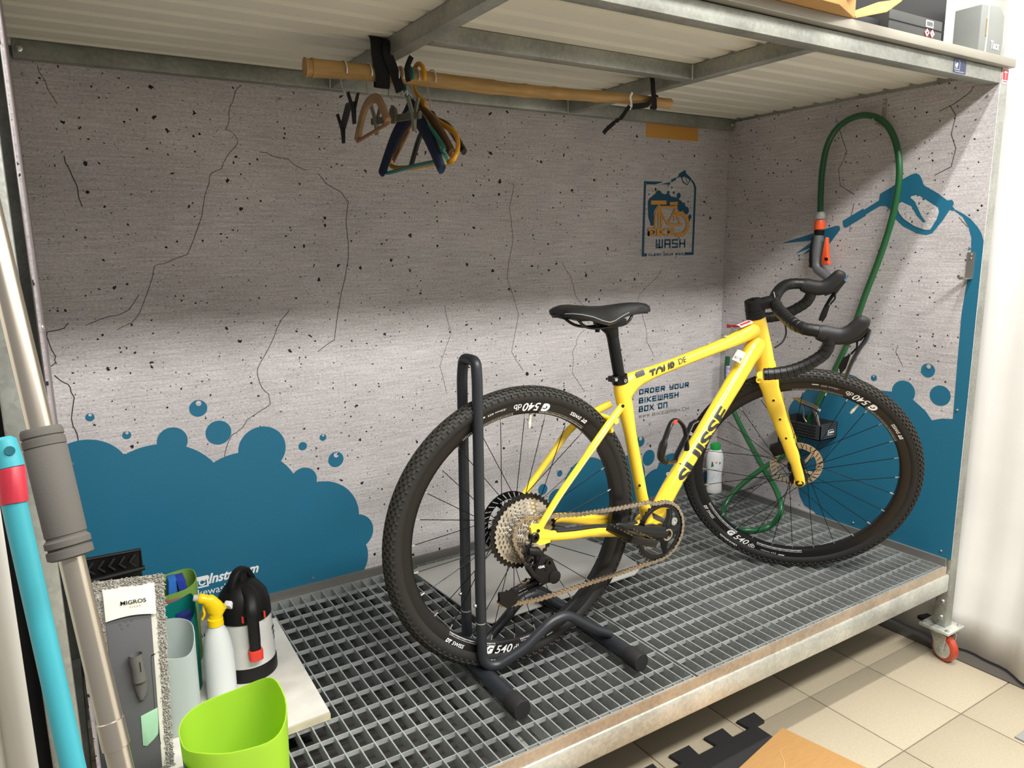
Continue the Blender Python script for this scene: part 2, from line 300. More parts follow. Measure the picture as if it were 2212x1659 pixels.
# cracks and scratches of the print
cr = MB()
for pts, wd in [([(-1.9006,1.4909),(-1.9177,1.4743),(-1.9269,1.4466),(-1.9337,1.4370),(-1.9394,1.4036),(-1.9509,1.3741),(-1.9318,1.3663),(-1.9211,1.3472),(-1.9318,1.3282),(-1.9519,1.3058),(-1.9698,1.2713),(-1.9979,1.2580),(-2.0044,1.2334),(-2.0174,1.2028),(-2.0313,1.1440),(-2.0753,1.0452),(-2.1351,1.0218),(-2.1582,1.0163),(-2.1667,0.9860),(-2.2027,0.9016),(-2.2249,0.8721),(-2.2622,0.8548)], .0014),
                ([(-2.2029,0.9425),(-2.2299,0.9057),(-2.2584,0.8921),(-2.2856,0.8888),(-2.3313,0.8717)], .0016), ([(-2.3691,0.8792),(-2.3788,0.8676),(-2.4172,0.8605),(-2.4145,0.8284),(-2.4053,0.7980),(-2.4069,0.7832),(-2.4176,0.7743)], .0022), ([(-2.4127,0.7499),(-2.3938,0.7292),(-2.3824,0.7153),(-2.3766,0.6891),(-2.3846,0.6543),(-2.3868,0.6134),(-2.3804,0.5917),(-2.3798,0.5770)], .0025),
                ([(-1.8153,0.8784),(-1.8524,0.8321),(-1.8803,0.7757),(-1.9044,0.7388),(-1.9182,0.7109),(-1.9118,0.6708),(-1.8904,0.6386),(-1.8876,0.6107),(-1.9126,0.5964),(-1.9570,0.5725),(-1.9727,0.5499),(-2.0017,0.5344),(-2.0150,0.5117),(-2.0272,0.4739)], .0018), ([(-1.8665,1.3210),(-1.8475,1.3204),(-1.8258,1.3089),(-1.7869,1.3045),(-1.7649,1.2862),(-1.7454,1.2774),(-1.7318,1.2779)], .0014),
                ([(-1.7050,1.2692),(-1.6858,1.2435),(-1.6378,1.2183),(-1.6177,1.1917),(-1.6285,1.1303),(-1.6271,1.0269),(-1.6551,0.9230),(-1.6853,0.7831),(-1.7378,0.7519)], .0018), ([(-0.8332,0.9927),(-0.8193,0.9701),(-0.7926,0.9424),(-0.7926,0.9266),(-0.7826,0.9126),(-0.7768,0.8828),(-0.7696,0.8688),(-0.7537,0.8474),(-0.7333,0.8348)], .0014),
                ([(-0.7299,0.7438),(-0.7533,0.7292),(-0.7677,0.7116),(-0.7677,0.6952),(-0.7879,0.6688),(-0.7821,0.6472),(-0.7820,0.6239),(-0.7878,0.5912),(-0.7584,0.5500),(-0.7286,0.5130)], .0014), ([(-0.3521,0.9569),(-0.3776,0.9236),(-0.4420,0.8823),(-0.4734,0.8450),(-0.4600,0.8249),(-0.4459,0.7801),(-0.4355,0.7548),(-0.4210,0.7042),(-0.4202,0.6742),(-0.4030,0.6502),(-0.3853,0.6184)], .0014),
                ([(0.0199,1.3982),(0.0300,1.3059),(0.0757,1.2508),(0.0825,1.1812),(0.1025,1.1301),(0.0957,1.0850),(0.0785,1.0528),(0.0709,1.0206),(0.0530,1.0014),(0.0546,0.9755),(0.0703,0.9523),(0.0491,0.9071),(0.0130,0.8729)], .0014), ([(0.1025,1.1301),(0.1541,1.1578),(0.2080,1.1631),(0.2622,1.1784)], .001),
                ([(-2.3341,1.2853),(-2.3268,1.2566),(-2.3176,1.2263),(-2.3140,1.2011),(-2.3087,1.1672)], .0022), ([(-2.3663,1.4907),(-2.3615,1.4703),(-2.3525,1.4448),(-2.3449,1.4269),(-2.3351,1.4063)], .0012), ([(-1.0336,1.2566),(-1.0533,1.1803),(-1.0403,1.0727),(-1.0667,0.9484),(-1.0214,0.8187),(-1.0521,0.6910),(-1.0047,0.6204)], .0014), ([(-1.3090,0.8665),(-1.2865,0.7735),(-1.3329,0.6693),(-1.3105,0.5729)], .0012)]:
    jp = []
    for i in range(len(pts) - 1):
        a, b = V(pts[i]), V(pts[i + 1]); jp.append(tuple(a)); m_ = a.lerp(b, random.uniform(.35, .65)); jp.append((m_.x + random.uniform(-.003, .003), m_.y + random.uniform(-.002, .002)))
    jp.append(tuple(pts[-1])); jp = [q for q in jp if -L_ < q[0] < 0 and q[1] > ZB]; ribbon(cr, jp, wd, BY(0.0005))
obj('printed_crack', cr, M_crack, wb, smooth=False)
crr = MB()
for pts, wd in [([(-0.9373,1.5035),(-0.9283,1.4881),(-0.8836,1.4622),(-0.8432,1.4482)], .002), ([(-0.8727,1.4613),(-0.8938,1.4271),(-0.8850,1.3741),(-0.9028,1.3311),(-0.8941,1.2772),(-0.8465,1.2564)], .002), ([(-0.4831,1.4798),(-0.5137,1.4062),(-0.5352,1.3573),(-0.5070,1.3056),(-0.5166,1.2497),(-0.5726,1.2144)], .0018), ([(-0.5750,1.1831),(-0.5664,1.1363),(-0.5665,1.0888)], .002),
                ([(-0.7729,0.7098),(-0.7669,0.6856),(-0.7948,0.6416)], .0014), ([(-0.9321,1.1222),(-0.9594,1.0935),(-0.9715,1.1070),(-0.9902,1.0789)], .0015)]:
    ribbon(crr, pts, wd, RX(0.0005))
obj('printed_crack', crr, M_crack, wr, smooth=False)
# slogan on the back wall
sl = MB()
def boxt(q): return q[0][0], q[0][1], q[1][0], q[1][1]
for s, q, w_ in [('ORDER YOUR', [(-0.4566,0.4667),(-0.1835,0.4882)], .0053), ('BIKEWASH', [(-0.4569,0.4300),(-0.2405,0.4535)], .0053), ('BOX ON', [(-0.4568,0.3950),(-0.3017,0.4191)], .0053)]:
    x0, z0, x1, z1 = boxt(q); ribbonk = stroke_text(sl, s, x0, z0, x1, z1, w_, BY(.0015), .28)
obj('slogan_lettering', sl, M_navy, wb, smooth=False)
sl = MB(); x0, z0, x1, z1 = boxt([(-0.4562,0.3702),(-0.1802,0.3771)]); stroke_text(sl, 'WWW.BIKEWASH.CH'.replace('W', 'w', 3), x0, z0, x1, z0 + .0125, .0014, BY(.0015), .3)
obj('web_address', sl, mat('printed_grey', '#4c4c50', .5), wb, smooth=False)
# bubble logo
lg = MB(); k = .0008
for poly in [[(-0.4514,1.2891),(-0.3532,1.2897),(-0.3604,1.2866),(-0.3964,1.2782),(-0.4409,1.2775),(-0.4418,1.2817)], [(-0.4514,1.2891),(-0.4410,1.2789),(-0.4446,1.0202),(-0.4443,1.0084),(-0.4563,1.0086)], [(-0.4565,1.0204),(-0.4301,1.0200),(-0.4298,1.0087),(-0.4563,1.0086)], [(-0.1858,1.2688),(-0.1752,1.2736),(-0.1787,1.0095),(-0.1888,1.0097)], [(-0.2293,1.0206),(-0.1792,1.0198),(-0.1787,1.0095),(-0.2289,1.0098)],
             [(-0.2047,1.3056),(-0.1869,1.2927),(-0.1752,1.2736),(-0.1858,1.2688),(-0.1931,1.2866),(-0.2075,1.3010)], [(-0.3137,1.2975),(-0.2913,1.3064),(-0.2848,1.2999),(-0.3105,1.2888)], [(-0.2913,1.3064),(-0.2728,1.3136),(-0.2601,1.3111),(-0.2705,1.3092),(-0.2850,1.3058),(-0.2878,1.3028)], [(-0.2743,1.3209),(-0.2422,1.3374),(-0.2357,1.3341),(-0.2332,1.3254),(-0.2048,1.3086),(-0.2066,1.3011),(-0.2128,1.2949),(-0.2578,1.3053),(-0.2622,1.3110),(-0.2728,1.3136)], [(-0.2578,1.3053),(-0.2487,1.2893),(-0.2250,1.2796),(-0.2128,1.2949)],
             [(-0.3155,1.2901),(-0.3319,1.2866),(-0.3683,1.2791),(-0.3276,1.2809),(-0.3538,1.2693),(-0.3226,1.2811),(-0.3372,1.2622),(-0.3185,1.2812)], [(-0.4306,1.2158),(-0.4112,1.2336),(-0.3796,1.2518),(-0.3468,1.2438),(-0.3136,1.2358),(-0.2717,1.2308),(-0.2497,1.2073),(-0.2234,1.1897),(-0.2612,1.1772),(-0.2874,1.2007),(-0.3820,1.1992),(-0.3975,1.1785),(-0.4000,1.1256),(-0.4121,1.1256),(-0.4270,1.1577)]]:
    addp(lg, poly, BY)
for cx, cz, r in [(-0.4106,1.2133,0.0174),(-0.3760,1.2402,0.0169),(-0.3298,1.2266,0.0206),(-0.3257,1.2508,0.0065),(-0.2699,1.2397,0.0107),(-0.2879,1.2156,0.0178),(-0.2624,1.2071,0.0149),(-0.2451,1.1984,0.0135),(-0.2274,1.1836,0.0151),(-0.2057,1.1596,0.0085),(-0.2130,1.1474,0.0091),(-0.4109,1.1549,0.0141),(-0.4117,1.1812,0.0111),(-0.4075,1.1330,0.0094),(-0.2967,1.2503,0.0050),(-0.3078,1.2692,0.0035),(-0.2181,1.2178,0.0036),(-0.4261,1.2410,0.0035),(-0.4065,1.2531,0.0020),(-0.2413,1.2323,0.0018),(-0.2051,1.1960,0.0021),(-0.2412,1.2084,0.0060)]:
    addp(lg, disc(cx, cz, r, 28), BY)
obj('logo_emblem', lg, M_navy, wb, smooth=False)
lh = MB(); lh.flat([(a, -.0026, b) for a, b in [(-0.2558,1.3077),(-0.2434,1.3146),(-0.2152,1.3008),(-0.2273,1.2840),(-0.2467,1.2932)]]); obj('logo_highlight', lh, M_conc, wb, smooth=False)
lg = MB(); ribbon(lg, [(-0.2412,1.3132),(-0.2276,1.2920)], .003, BY(.0028)); obj('logo_trigger', lg, M_navy, wb, smooth=False)
ly = MB(); sc_ = .00033
def yst(pts, wd, off): ribbon(ly, pts, wd * sc_, BY(off))
yst([(-0.4085,1.2110),(-0.3437,1.2122)], 46, .0030); yst([(-0.3758,1.2081),(-0.3753,1.1905),(-0.3874,1.1757),(-0.3929,1.1580),(-0.3917,1.1168)], 26, .0031); yst([(-0.3753,1.1934),(-0.3722,1.0901)], 26, .0032)
yst([(-0.3753,1.1934),(-0.2822,1.1960)], 30, .0033); yst([(-0.3127,1.2086),(-0.2814,1.2103)], 36, .0034); yst([(-0.2852,1.2097),(-0.2871,1.1948),(-0.2908,1.1798),(-0.3266,1.1318)], 24, .0035)
yst([(-0.3696,1.1906),(-0.3437,1.1495),(-0.3244,1.1288),(-0.2572,1.1290),(-0.2866,1.1798)], 24, .0036); yst([(-0.3750,1.1817),(-0.3604,1.1583),(-0.3591,1.1168)], 22, .0037)
yst(crom([V((a, b, 0)) for a, b in [(-0.2901,1.1619),(-0.2715,1.1704),(-0.2482,1.1698),(-0.2261,1.1534),(-0.2175,1.1322),(-0.2243,1.1078),(-0.2451,1.0911),(-0.2769,1.0891)]], 4), 46, .0038)
x0, z0, x1, z1 = boxt([(-0.4290,1.0844),(-0.2884,1.1154)]); stroke_text(ly, 'BIKE', x0, z0, x1, z1, .0078, BY(.0040), .22)
obj('logo_bicycle', ly, M_orange, wb, smooth=False)
lt = MB(); x0, z0, x1, z1 = boxt([(-0.3845,1.0386),(-0.2271,1.0727)]); stroke_text(lt, 'WASH', x0, z0, x1, z1, .0060, BY(.0015), .25)
x0, z0, x1, z1 = boxt([(-0.4210,1.0097),(-0.2353,1.0185)]); stroke_text(lt, 'CLEAN YOUR BIKE', x0, z0, x1, z1, .0020, BY(.0015), .35)
obj('logo_lettering', lt, M_navy, wb, smooth=False)
x0, z0, x1, z1 = boxt([(-0.4462,1.4487),(-0.1743,1.4952)])
obj('printed_bar', MB().flat([(x0, -.0008, z0), (x1, -.0008, z0), (x1, -.0008, z1 + .002), (x0, -.0008, z1 + .002)]), M_orange, wb, smooth=False)
# social media line low on the foam
sm = MB(); (ax, az), (bx, bz) = [(-2.1365,0.0993),(-2.1067,0.0975)]; (cx, cz), (dx, dz) = [(-2.1340,0.1278),(-2.1050,0.1269)]
S_ = bx - ax; x0, z0 = ax + .003, az
ribbon(sm, [(x0, z0), (x0 + S_, z0), (x0 + S_, z0 + S_), (x0, z0 + S_), (x0, z0 - .0001)], .0045, BY(.0016)); ribbon(sm, [(x0, z0 + S_ * .82), (x0 + S_, z0 + S_ * .82)], S_ * .34, BY(.0017))
ribbon(sm, [(x0 + S_ / 2 + S_ * .26 * cos(t * pi / 12), z0 + S_ * .46 + S_ * .26 * sin(t * pi / 12)) for t in range(25)], .0042, BY(.0019))
(ax, az), (bx, bz) = [(-2.1019,0.0981),(-1.9586,0.1010)]
txt(sm, 'Instagram', lambda u_, v_: (ax + (bx - ax) * u_, -.0016, az - .004 + .040 * v_), shear=.35, bold=.03)
(ax, az), (bx, bz) = [(-2.1535,0.0710),(-2.0138,0.0597)]
txt(sm, 'bikewash.ch', lambda u_, v_: (ax + (bx - ax) * u_, -.0016, az + .000 + .022 * v_))
obj('social_lettering', sm, M_whitep, wb, smooth=False)
# side wall print
fr = MB(); k = .0006
addp(fr, [(-0.4328,0.5037),(-0.4139,0.4809),(-0.4105,0.4712),(-0.3764,0.4509),(-0.3610,0.4261),(-0.3534,0.3783),(-0.3837,0.2761),(-0.4273,0.1929),(-0.4199,0.1157),(-0.4310,0.0771),(-0.4541,0.0460),(-0.5003,0.0337),(-0.5905,-0.1114),(-1.0866,-0.0889),(-1.0556,0.5157),(-0.9724,0.4923),(-0.9387,0.4873),(-0.9080,0.4753),(-0.8834,0.5033),(-0.8407,0.5320),(-0.7655,0.5481),(-0.7258,0.5458),(-0.6531,0.5702),(-0.6282,0.5816),(-0.5936,0.5875),(-0.5202,0.5784),(-0.4646,0.5371)], RX, -D_ - .0105, 0)
addp(fr, [(-0.9726,0.4817),(-0.9692,0.6790),(-0.9673,0.8270),(-0.9737,0.9253),(-0.9768,1.0182),(-0.9744,1.0599),(-0.9629,1.0920),(-0.9426,1.1240),(-0.9146,1.1447),(-0.9159,1.1480),(-0.9416,1.1346),(-0.9674,1.1162),(-0.9900,1.0913),(-1.0018,1.0734),(-1.0107,1.0491),(-1.0659,0.9421),(-1.0705,0.5010)], RX, -D_ - .0105, 0)
for q in [[(-0.8800,0.6371),(-0.9026,0.6401)], [(-0.6970,0.5861),(-0.7080,0.5877)], [(-0.9261,0.5607),(-0.9588,0.5662)], [(-0.6183,0.6443),(-0.6272,0.6454)]]: addp(fr, disc(*pr(q)), RX)
addp(fr, disc(*(-0.8050,0.5523,0.0399)), RX)
gx = lambda q: q
addp(fr, [(-0.5357,1.1260),(-0.6105,1.1647),(-0.6174,1.1585),(-0.6232,1.1406),(-0.5489,1.1013),(-0.5403,1.1068)], RX)
addp(fr, [(-0.6120,1.1594),(-0.6658,1.1888),(-0.6676,1.2099),(-0.7074,1.2297),(-0.7318,1.2470),(-0.7696,1.2643),(-0.7846,1.2674),(-0.7961,1.2621),(-0.8046,1.2499),(-0.8122,1.2314),(-0.8165,1.2261),(-0.8613,1.1993),(-0.8923,1.1759),(-0.9062,1.1770),(-0.9125,1.1677),(-0.9096,1.1556),(-0.9165,1.1500),(-0.9130,1.1430),(-0.9020,1.1473),(-0.8834,1.1156),(-0.8541,1.0766),(-0.8354,1.0715),(-0.8049,1.0776),(-0.7563,1.1014),(-0.7304,1.1249),(-0.7182,1.1462),(-0.6943,1.1691),(-0.6716,1.1703),(-0.6228,1.1450)], RX)
addp(fr, [(-0.5125,1.1105),(-0.5256,1.1081),(-0.5288,1.0958),(-0.4752,1.0285),(-0.4046,0.9881),(-0.4246,1.0223),(-0.3805,1.0086),(-0.4163,1.0351),(-0.3470,1.0107),(-0.4244,1.0604),(-0.2810,1.0505),(-0.4250,1.0866),(-0.4746,1.1013)], RX)
obj('printed_foam', fr, M_blue, wr, smooth=False)
hr = MB()
for q in [[(-0.8822,0.6505),(-0.8896,0.6515)], [(-0.6972,0.5919),(-0.7011,0.5924)], [(-0.6183,0.6502),(-0.6214,0.6506)]]:
    cx, cz, r = pr(q); hr.flat([(-.0022, a, b) for a, b in disc(cx, cz, r, 20)])
hr.flat([(-.0022, a, b) for a, b in [(-0.7332,1.1625),(-0.7381,1.1754),(-0.7477,1.1794),(-0.7627,1.1871),(-0.7718,1.1940),(-0.7906,1.1983),(-0.8062,1.1937),(-0.8653,1.1560),(-0.8702,1.1414),(-0.8649,1.1199),(-0.8476,1.0877),(-0.8308,1.0874),(-0.7954,1.1002),(-0.7584,1.1239),(-0.7409,1.1434)]])
obj('printed_highlight', hr, M_conc, wr, smooth=False)
tr = MB(); tr.flat([(-.0026, a, b) for a, b in [(-0.7477,1.1794),(-0.7802,1.1639),(-0.8002,1.1334),(-0.8230,1.1112),(-0.8315,1.1131),(-0.8154,1.1328),(-0.7905,1.1781),(-0.7718,1.1940),(-0.7627,1.1871)]]); obj('printed_trigger', tr, M_blue, wr, smooth=False)
def screw(parent, loc, axis, r=.0042):
    mb = MB().lathe(loc, axis, [(0, r), (.0012, r), (.0028, r * .75), (.0030, r * .35), (.0018, r * .3)], 14); return obj('screw', mb, M_screw, parent)
for x, z in [(-1.8017,1.4661),(-2.3995,0.5164),(-1.7984,0.0418),(-2.3970,0.9927),(-2.3965,1.4677),(-2.4211,0.9935),(-1.2056,1.4651),(-0.0155,1.4613),(-0.0214,0.9832),(-0.6095,1.4626)]: screw(wb, (x, -.0005, z), (0, -1, 0))
for y, z in [(-0.0712,1.5098),(-0.9805,1.4701),(-0.0230,0.9829),(-0.0296,1.4568),(-0.9764,0.0455),(-0.6604,0.0421),(-0.9723,1.0293),(-0.9830,0.5230),(-0.6592,1.5067)]: screw(wr, (-.0005, y, z), (-1, 0, 0))
screw(wl, (-L_ + .0005, -.93, .95), (1, 0, 0), .007)

# ------------------------------------------------------------------ steel frame of the booth
fr = thing('steel_frame', (-1.2, -.5, -.22), 'galvanised square tube frame carrying the wash booth on castors', 'frame')
def beam(name, x0, x1, y0, y1, z0, z1, m=M_galv, bv=.003, parent=fr): return obj(name, MB().box(x0, x1, y0, y1, z0, z1), m, parent, bevel=bv)
for x in (.0034, -2.476):
    for y in (-1.011, .012): beam('post', x, x + (.042 if x > -1 else .040), y, y + .040, -.216, 1.540)
beam('lower_beam', -2.436, .003, -1.0105, -.955, -.086, -.0245, M_galvb, .006); beam('lower_beam', -2.438, -.012, .012, .052, -.086, -.0245)
for x in (-2.476, -.012): beam('lower_beam', x, x + .038, -.98, .012, -.086, -.0245)
for x in (-1.62, -.82): beam('lower_beam', x, x + .038, -.955, .012, -.086, -.0445)
beam('edge_angle', -2.438, -.0125, -1.005, -1.002, -.0245, .004, galv('galvanised_warm', '#b3a38f', .5), 0)
beam('edge_angle', -L_, -.001, -.010, -.001, -.03, ZB, M_alu, 0); beam('edge_angle', -.010, -.001, -.998, -.010, -.03, ZB, M_alu, 0); beam('edge_angle', -L_ + .001, -L_ + .010, -.998, -.010, -.03, ZB, M_alu, 0)
beam('roof_beam', -2.436, .003, -1.0105, -.970, 1.500, 1.540); beam('roof_beam', -2.414, -.005, -.034, -.001, 1.498, 1.538)
beam('roof_beam', .0035, .045, -.97, .012, 1.500, 1.576); beam('roof_beam', -2.476, -2.45, -.98, .012, 1.500, 1.540)
beam('joist', -1.664, -1.626, -.975, -.034, 1.500, 1.540); beam('joist', -.832, -.792, -.975, -.034, 1.500, 1.540); beam('joist', -1.626, -.832, -.610, -.572, 1.500, 1.540)
beam('roof_fascia', -2.50, .040, -1.030, -1.0, 1.5425, 1.566, mat('painted_fascia', '#8f8b80', .5, .1, var=.06), .002)
weld = mat('weld_seam', '#d5d7d2', .3, .8, bump=.8, bs=300)
for x, y in ((-.8335, -.571), (-.8335, -.611), (-1.6245, -.571), (-.8335, -.036), (-1.6655, -.036), (-1.6245, -.036)):
    obj('weld', MB().tube([(x, y, 1.501 + i * .0055) for i in range(8)], [.0028 + .0008 * (i % 2) for i in range(8)], 8), weld, fr)
for x, y in ((-2.43, -.0345), (-.02, -.0345)): obj('bolt', MB().lathe((x + .03 * (x < -1), y, 1.518), (0, -1, 0), [(0, .009), (.004, .009), (.006, .006)], 6), M_screw, fr)
def castor(x, y, yaw):
    pl = obj('base_plate', MB().box(x - .05, x + .05, y - .05, y + .05, -.226, -.216), M_galvb, fr, bevel=.003)
    for i in (-1, 1):
        for j in (-1, 1): obj('bolt', MB().lathe((x + i * .038, y + j * .038, -.2165), (0, 0, 1), [(0, .007), (.005, .007), (.006, .004)], 6), M_screw, pl)
    cs = obj('castor', MB().lathe((x, y, -.240), (0, 0, 1), [(0, .026), (.006, .03), (.013, .03)], 20), M_galvb, fr)
    d = V((cos(yaw), sin(yaw), 0)); n = V((-d.y, d.x, 0)); c = V((x, y, 0)) - d * .022
    for s_ in (-1, 1):
        q = [c + n * s_ * .021 + V((0, 0, -.238)) + d * .045, c + n * s_ * .021 + V((0, 0, -.238)) - d * .02, c + n * s_ * .021 + V((0, 0, -.300)) - d * .012, c + n * s_ * .021 + V((0, 0, -.300)) + d * .012]
        obj('fork', MB().prism(q, n * s_ * .003), M_galvb, cs)
    obj('axle', MB().lathe(c + n * -.027 + V((0, 0, -.290)), n, [(0, .007), (.054, .007)], 10), M_screw, cs)
    obj('castor_wheel', MB().lathe(c - n * .015 + V((0, 0, -.290)), n, [(0, .034), (.001, .040), (.006, .045), (.024, .045), (.029, .040), (.030, .034)], 32), mat('red_polyurethane', '#b5452c', .35, coat=.3), cs)
    obj('wheel_hub', MB().lathe(c - n * .017 + V((0, 0, -.290)), n, [(0, .012), (.001, .033), (.033, .033), (.034, .012)], 24), M_galvb, cs)
    obj('brake_pedal', MB().obox(c + d * .062 + V((0, 0, -.236)), (d * 1 + V((0, 0, -.3)), n, V((0, 0, 1))), (.030, .017, .004)).obox(c + d * .088 + V((0, 0, -.226)), (d, n, V((0, 0, 1))), (.012, .022, .006)), M_black, cs)
castor(.022, -.99, 1.3); castor(-2.457, -1.0, 2.6); castor(.007, .03, 2.2); castor(-2.457, .03, 1.2)
for z in (-.115, -.17): obj('bolt', MB().lathe((-.012, -1.006, z), (-1, 0, 0), [(0, .004), (.010, .004), (.010, .008), (.015, .006)], 10), M_screw, fr)
# roof of trapezoidal sheet
prof = []; y = -.998; P_ = .0877
while y < .03:
    for dy, dz in ((0, 0), (.058, 0), (.0655, .021), (.080, .021)): prof.append((y + dy, 1.5415 + dz))
    y += P_
prof.append((y, 1.5415))
mb = MB(); n = len(prof); mb.add([(xx, a, b) for xx in (-2.47, .020) for a, b in prof], [(i, i + 1, n + i + 1, n + i) for i in range(n - 1)])
rf = obj('ceiling', mb, M_roof, smooth=False, fixn=False); so = rf.modifiers.new('s', 'SOLIDIFY'); so.thickness = .0007; so.offset = 1
tag(rf, 'cream trapezoidal sheet roof of the booth seen from below', 'roof', kind='structure')

# stickers on the front roof beam
def sticker(name, x0, x1, z0, z1, y, m, parent=fr): return obj(name, MB().box(x0, x1, y - .0006, y, z0, z1), m, parent, smooth=False)
q = [(-0.2570,1.5348),(-0.1937,1.5035)]; (x0, z1), (x1, z0) = q; z0, z1 = 1.503, 1.5395
st = sticker('sticker', x0, x1, z0, z1, -1.0107, mat('sticker_navy', '#27355c', .35)); st['label'] = 'dark blue sticker with a white outline'
mb = MB(); f_ = lambda a, b: (x0 + a, -1.0116, z0 + b); W_ = x1 - x0
ribbon(mb, [(.006, .028), (.006, .009), (W_ * .48, .009), (W_ * .48, .028), (W_ * .40, .033)], .0011, f_)
for a, b, r in ((.012, .019, .004), (.017, .022, .0045), (.016, .015, .003)): mb.flat([f_(p_, q_) for p_, q_ in disc(a, b, r, 12)])
txt(mb, 'www.bikewash.ch', lambda u_, v_: f_(.008 + (W_ - .016) * u_, .0028 + .003 * v_)); obj('sticker_print', mb, M_whitep, st, smooth=False)
st = sticker('sticker', .005, .0405, 1.500, 1.542, -1.0113, M_whitep); st['label'] = 'red and white sticker with an umbrella'
sticker('sticker_field', .0075, .038, 1.511, 1.5395, -1.0121, mat('sticker_red', '#c72f3f', .4), st)
mb = MB(); f_ = lambda a, b: (.005 + a, -1.0132, 1.5 + b); mb.flat([f_(.0172 + .009 * cos(pi * i / 12), .030 + .006 * sin(pi * i / 12)) for i in range(13)]); ribbon(mb, [(.0172, .036), (.0172, .014)], .0018, f_); obj('sticker_print', mb, M_whitep, st, smooth=False)
mb = MB(); txt(mb, 'SWISS', lambda u_, v_: f_(.004 + .027 * u_, .0025 + .0065 * v_), bold=.03); obj('sticker_print', mb, MATS['sticker_red'], st, smooth=False)

# ------------------------------------------------------------------ gratings
def grating(x0, x1, label):
    g = thing('floor_grating', ((x0 + x1) / 2, -.5, -.03), label, 'grating', 'walk-on gratings of the booth floor')
    y0, y1 = -.997, -.0125; me = None
    b0 = obj('bearing_bar', MB().box(x0, x0 + .003, y0, y1, -.030, 0), M_galvd, g, smooth=False, origin=(x0, y0, 0))
    n = int(round((x1 - x0) / .0333)); st = (x1 - x0 - .003) / n
    for i in range(1, n + 1): share(b0, g, V((x0 + i * st, y0, 0)) - g.location)
    c0 = obj('cross_bar', MB().box(x0 + .003, x1 - .003, y1 - .060, y1 - .058, -.0115, -.0005), M_galvd, g, smooth=False, origin=(x0, y1, 0))
    for j in range(1, 15): share(c0, g, V((x0, y1 - j * .0652, 0)) - g.location)
    for yy in (y0, y1 - .003): obj('edge_bar', MB().box(x0, x1, yy, yy + .003, -.030, .0004), M_galvb if yy == y0 else M_galvd, g, smooth=False)
    return g
grating(-1.142, -.0115, 'galvanised grating panel under the front wheel, beside the spray gun wall'); grating(-2.4085, -1.1505, 'galvanised grating panel under the back wheel stand and the white board')
tr = obj('drip_tray', MB().box(-2.40, -.02, -.95, -.005, -.102, -.098).box(-2.40, -.02, -.008, -.004, -.098, -.03), mat('tray_plastic', '#3a3835', .5, var=.3, vs=5)); tag(tr, 'dark drip tray showing through the holes of the floor grating', 'tray')
for i in range(7):
    y = -.90 + i * .14; obj('tray_rib', MB().box(-2.39, -.03, y, y + .045, -.098, -.078), MATS['tray_plastic'], tr, bevel=.003)

# ------------------------------------------------------------------ room
FZ = -.335
fl = obj('floor', MB().box(-4.5, .6, -4.2, .9, FZ - .02, FZ - .0035), mat('grout', '#6e655c', .8)); tag(fl, 'beige tiled shop floor below and in front of the booth', 'floor', kind='structure')
M_tile = mat('beige_tile', '#b6ab94', .45, var=.08, vs=140)
t0 = obj('tile', MB().box(0, .2965, 0, .2965, -.012, 0), M_tile, fl, origin=(0, 0, 0), bevel=.0012)
for i in range(-13, 3):
    for j in range(-11, 5):
        x = -.536 + i * .30 + .00175; y = -.895 + j * .30 - .30 + .00175
        if x > .35 or y < -4.1: continue
        if t0.location.length == 0: t0.location = (x, y, FZ)
        else: share(t0, fl, (x, y, FZ))
bs = obj('baseboard_right', MB().box(.050, .16, -4.0, .5, FZ, FZ + .004), mat('dark_baseboard', '#55504a', .6)); tag(bs, 'dark strip of floor edging at the foot of the white curtain', 'skirting', kind='structure')
def curtain(name, x_of, y0, y1, z0, z1, m, ny=90, nz=14):
    mb = MB(); vs = [(x_of(y0 + (y1 - y0) * i / ny, z0 + (z1 - z0) * j / nz), y0 + (y1 - y0) * i / ny, z0 + (z1 - z0) * j / nz) for j in range(nz + 1) for i in range(ny + 1)]
    mb.add(vs, [(j * (ny + 1) + i, j * (ny + 1) + i + 1, (j + 1) * (ny + 1) + i + 1, (j + 1) * (ny + 1) + i) for j in range(nz) for i in range(ny)])
    o = obj(name, mb, m, fixn=False, origin=(x_of((y0 + y1) / 2, z0), (y0 + y1) / 2, z0)); s_ = o.modifiers.new('s', 'SOLIDIFY'); s_.thickness = .002; return o
M_tarp = mat('white_tarpaulin', '#e4e3de', .5, var=.04, vs=6)
def xr(y, z):
    t = min(1, max(0, (z + .335) / .5)); fold = .012 * sin(y * 21) + .010 * sin(y * 9.3 + 1) + .006 * sin(y * 47)
    return .105 + fold * (1 - .2 * t) + .05 * t - max(0, (-y - 1.05)) * .22 * (1 - t) + .012 * sin(z * 30 + y * 8) * (1 - t)
c1 = curtain('tarpaulin_curtain', xr, -3.4, .8, -.318, 2.6, M_tarp, 160, 22); tag(c1, 'white tarpaulin curtain hanging beside the right post of the booth', 'curtain')
def xl(y, z): return -2.535 + .006 * sin(y * 60) + .004 * sin(y * 23)
mb = MB(); nx = 60
vs = [(-3.6 + 1.111 * i / nx, -1.05 + .012 * sin(i * .9) + .008 * sin(i * 2.3), z) for z in (-.33, 2.5) for i in range(nx + 1)]
mb.add(vs, [(i, i + 1, nx + 2 + i, nx + 1 + i) for i in range(nx)])
c2 = obj('tarpaulin_curtain', mb, M_tarp, fixn=False, origin=(-3.0, -1.02, -.33)); tag(c2, 'white tarpaulin curtain hanging behind the turquoise broom handle', 'curtain'); s_ = c2.modifiers.new('s', 'SOLIDIFY'); s_.thickness = .002
